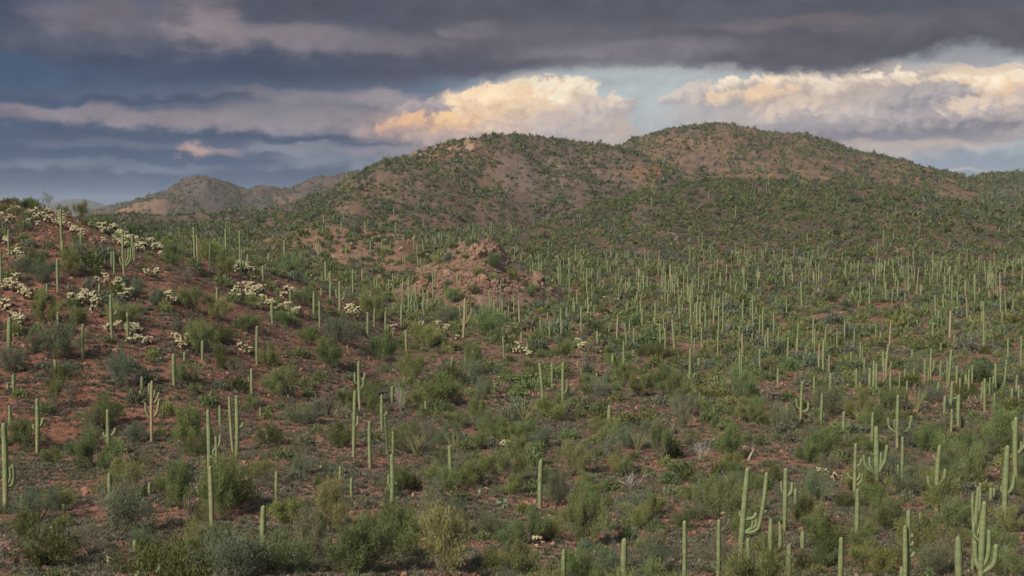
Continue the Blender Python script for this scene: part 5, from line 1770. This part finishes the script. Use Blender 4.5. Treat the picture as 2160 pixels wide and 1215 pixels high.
def dead_bush(px, yb, w, h, look):
    az, r, z = hit(px, yb)
    k = r / F
    parts = []
    for i in range(14):
        a, t = rng.uniform(0, 6.28), rng.uniform(0.2, 1)
        d = np.array([math.cos(a) * t * w * k / 2, math.sin(a) * t * w * k / 2, h * k * rng.uniform(.4, 1)])
        c = catmull([(0, 0, -.05), d * .5 + rng.normal(0, .08, 3), d], 6)
        parts.append(tube(c, np.linspace(0.035, 0.012, 6), 4))
        for q in range(3):
            p = c[rng.integers(2, 6)]
            dd = d * 0.35 + rng.normal(0, .2, 3)
            parts.append(tube([p, p + dd * .5 + rng.normal(0, .04, 3), p + dd], [0.018, 0.012, 0.006], 4))
    V, fl, _ = join([(p[0], [p[1], p[2]]) for p in parts])
    o = obj("dead_bush", mesh_np("dead_bush", V, fl, [M_DEAD], True), None, (math.sin(az) * r, math.cos(az) * r, z))
    return tag(o, look, "dead bush", "bleached dead bushes")


dead_bush(1330, 1030, 60, 36, "large bleached dead bush on the gravel right of centre")
dead_bush(845, 868, 36, 50, "bleached dead bush right of the middle saguaro group")
dead_bush(303, 1030, 34, 24, "grey dead bush beside a stubby saguaro on the lower left slope")
dead_bush(905, 1135, 40, 12, "flat heap of dead twigs below the lower middle shrubs")
dead_bush(285, 812, 30, 26, "curled grey dead bush left of the ragged tan saguaro")
dead_bush(1195, 1060, 40, 55, "leaning bleached dead bush beside the dark saguaro at centre")
dead_bush(2120, 1200, 40, 40, "bare dead bush right of the fat-armed saguaro")
dead_bush(1480, 970, 40, 40, "thin dead branches left of the bleached leaning log")

# ------------------------------------------------------------------ the rest of the saguaros, too many and too small to count
def far_saguaro_density(x, y, az, r, zo):
    cl = fbm(x / 50, y / 50, 3, 260)
    base = np.array([1.0, 0.0, 0.10, 0.05, 0.13, 0.11, 0.08, 0.9, 0.0, 0.0, 0.05, 0.0])[zo]
    px = CX + F * np.tan(az)
    base = np.where((zo == 0) & (px < 1000) & (r > 260), base * np.interp(px, [620, 760, 1000], [0.035, 0.09, 1.0]), base)
    base = np.where((zo == 4) & (sample(ZZ, az, r) < -18.5), 0.55, base)
    return base * np.clip(0.62 + 1.9 * cl, 0.03, 1.7) * np.interp(r, [235, 300, 360], [0.0, 0.35, 1.0])


cand = scatter(5600, 235, 1700, far_saguaro_density, 4.0, 2.0)
parts = list(FOREST)
for az, r, x, y, z, zo in zip(*cand):
    H = float(np.clip(rng.normal(4.2, 1.5), 1.2, 7.5))
    sides = 8 if r < 450 else 5
    w = rng.uniform(0.125, 0.235)
    tanw = 1.0 if rng.uniform() < 0.13 else rng.uniform(0.1, 0.75)
    ln = rng.normal(0, 0.03, 2) * H
    V, fl, C = sag_trunk(H, w, ln, (0, 0), sides, 5 if r < 450 else 3, tanw, 2.5 if tanw == 1 else 0.35, 0.0, int(r * 10))
    off = np.array([x, y, z])
    parts.append((V + off, fl, C))
    if rng.uniform() < (0.45 if r < 480 else 0.25) and H > 3.0:
        for q in range(rng.integers(1, 4)):
            a = rng.uniform(0, 6.28)
            d = np.array([math.cos(a), math.sin(a), 0])
            h0 = H * rng.uniform(0.35, 0.55)
            h1 = h0 + rng.uniform(0.8, 2.0)
            P = [(0, 0, h0), d * 0.45 + [0, 0, h0 + .08], d * 0.62 + [0, 0, h0 + .5], d * 0.66 + [0, 0, h1]]
            V, fl, C = sag_arm(P, w * 0.7, sides, 6, H, 0, 0)
            parts.append((V + off, fl, C))
V, fl, C = join(parts)
print("far saguaros", len(cand[0]))
tag(obj("saguaro_forest", mesh_np("saguaro_forest", V, fl, [M_SAG], True, C)), "distant forest of thin green saguaros over the valley and far hills", None, None, 'stuff')

write_labels()

# ------------------------------------------------------------------ the air
def haze():
    zlo, zhi, e = float(ZZ.min()) - 1.0, 140.0, 16500.0
    v = [(sx * e, sy * e, z) for z in (zlo, zhi) for sx, sy in ((-1, -1), (1, -1), (1, 1), (-1, 1))]
    f = [(0, 3, 2, 1), (4, 5, 6, 7), (0, 1, 5, 4), (1, 2, 6, 5), (2, 3, 7, 6), (3, 0, 4, 7)]
    me = bpy.data.meshes.new("haze")
    me.from_pydata(v, [], f)
    m = bpy.data.materials.new("haze_air")
    m.use_nodes = True
    t = m.node_tree
    t.nodes.clear()
    n = t.nodes.new('ShaderNodeVolumePrincipled')
    n.inputs['Color'].default_value = (0.74, 0.85, 1.0, 1)
    n.inputs['Density'].default_value = HAZE
    n.inputs['Anisotropy'].default_value = 0.0
    o = t.nodes.new('ShaderNodeOutputMaterial')
    t.links.new(n.outputs[0], o.inputs['Volume'])
    me.materials.append(m)
    tag(obj("haze", me), "thin pale air between the camera and the far mountains", None, None, 'stuff')


HAZE = 5.5e-5
haze()
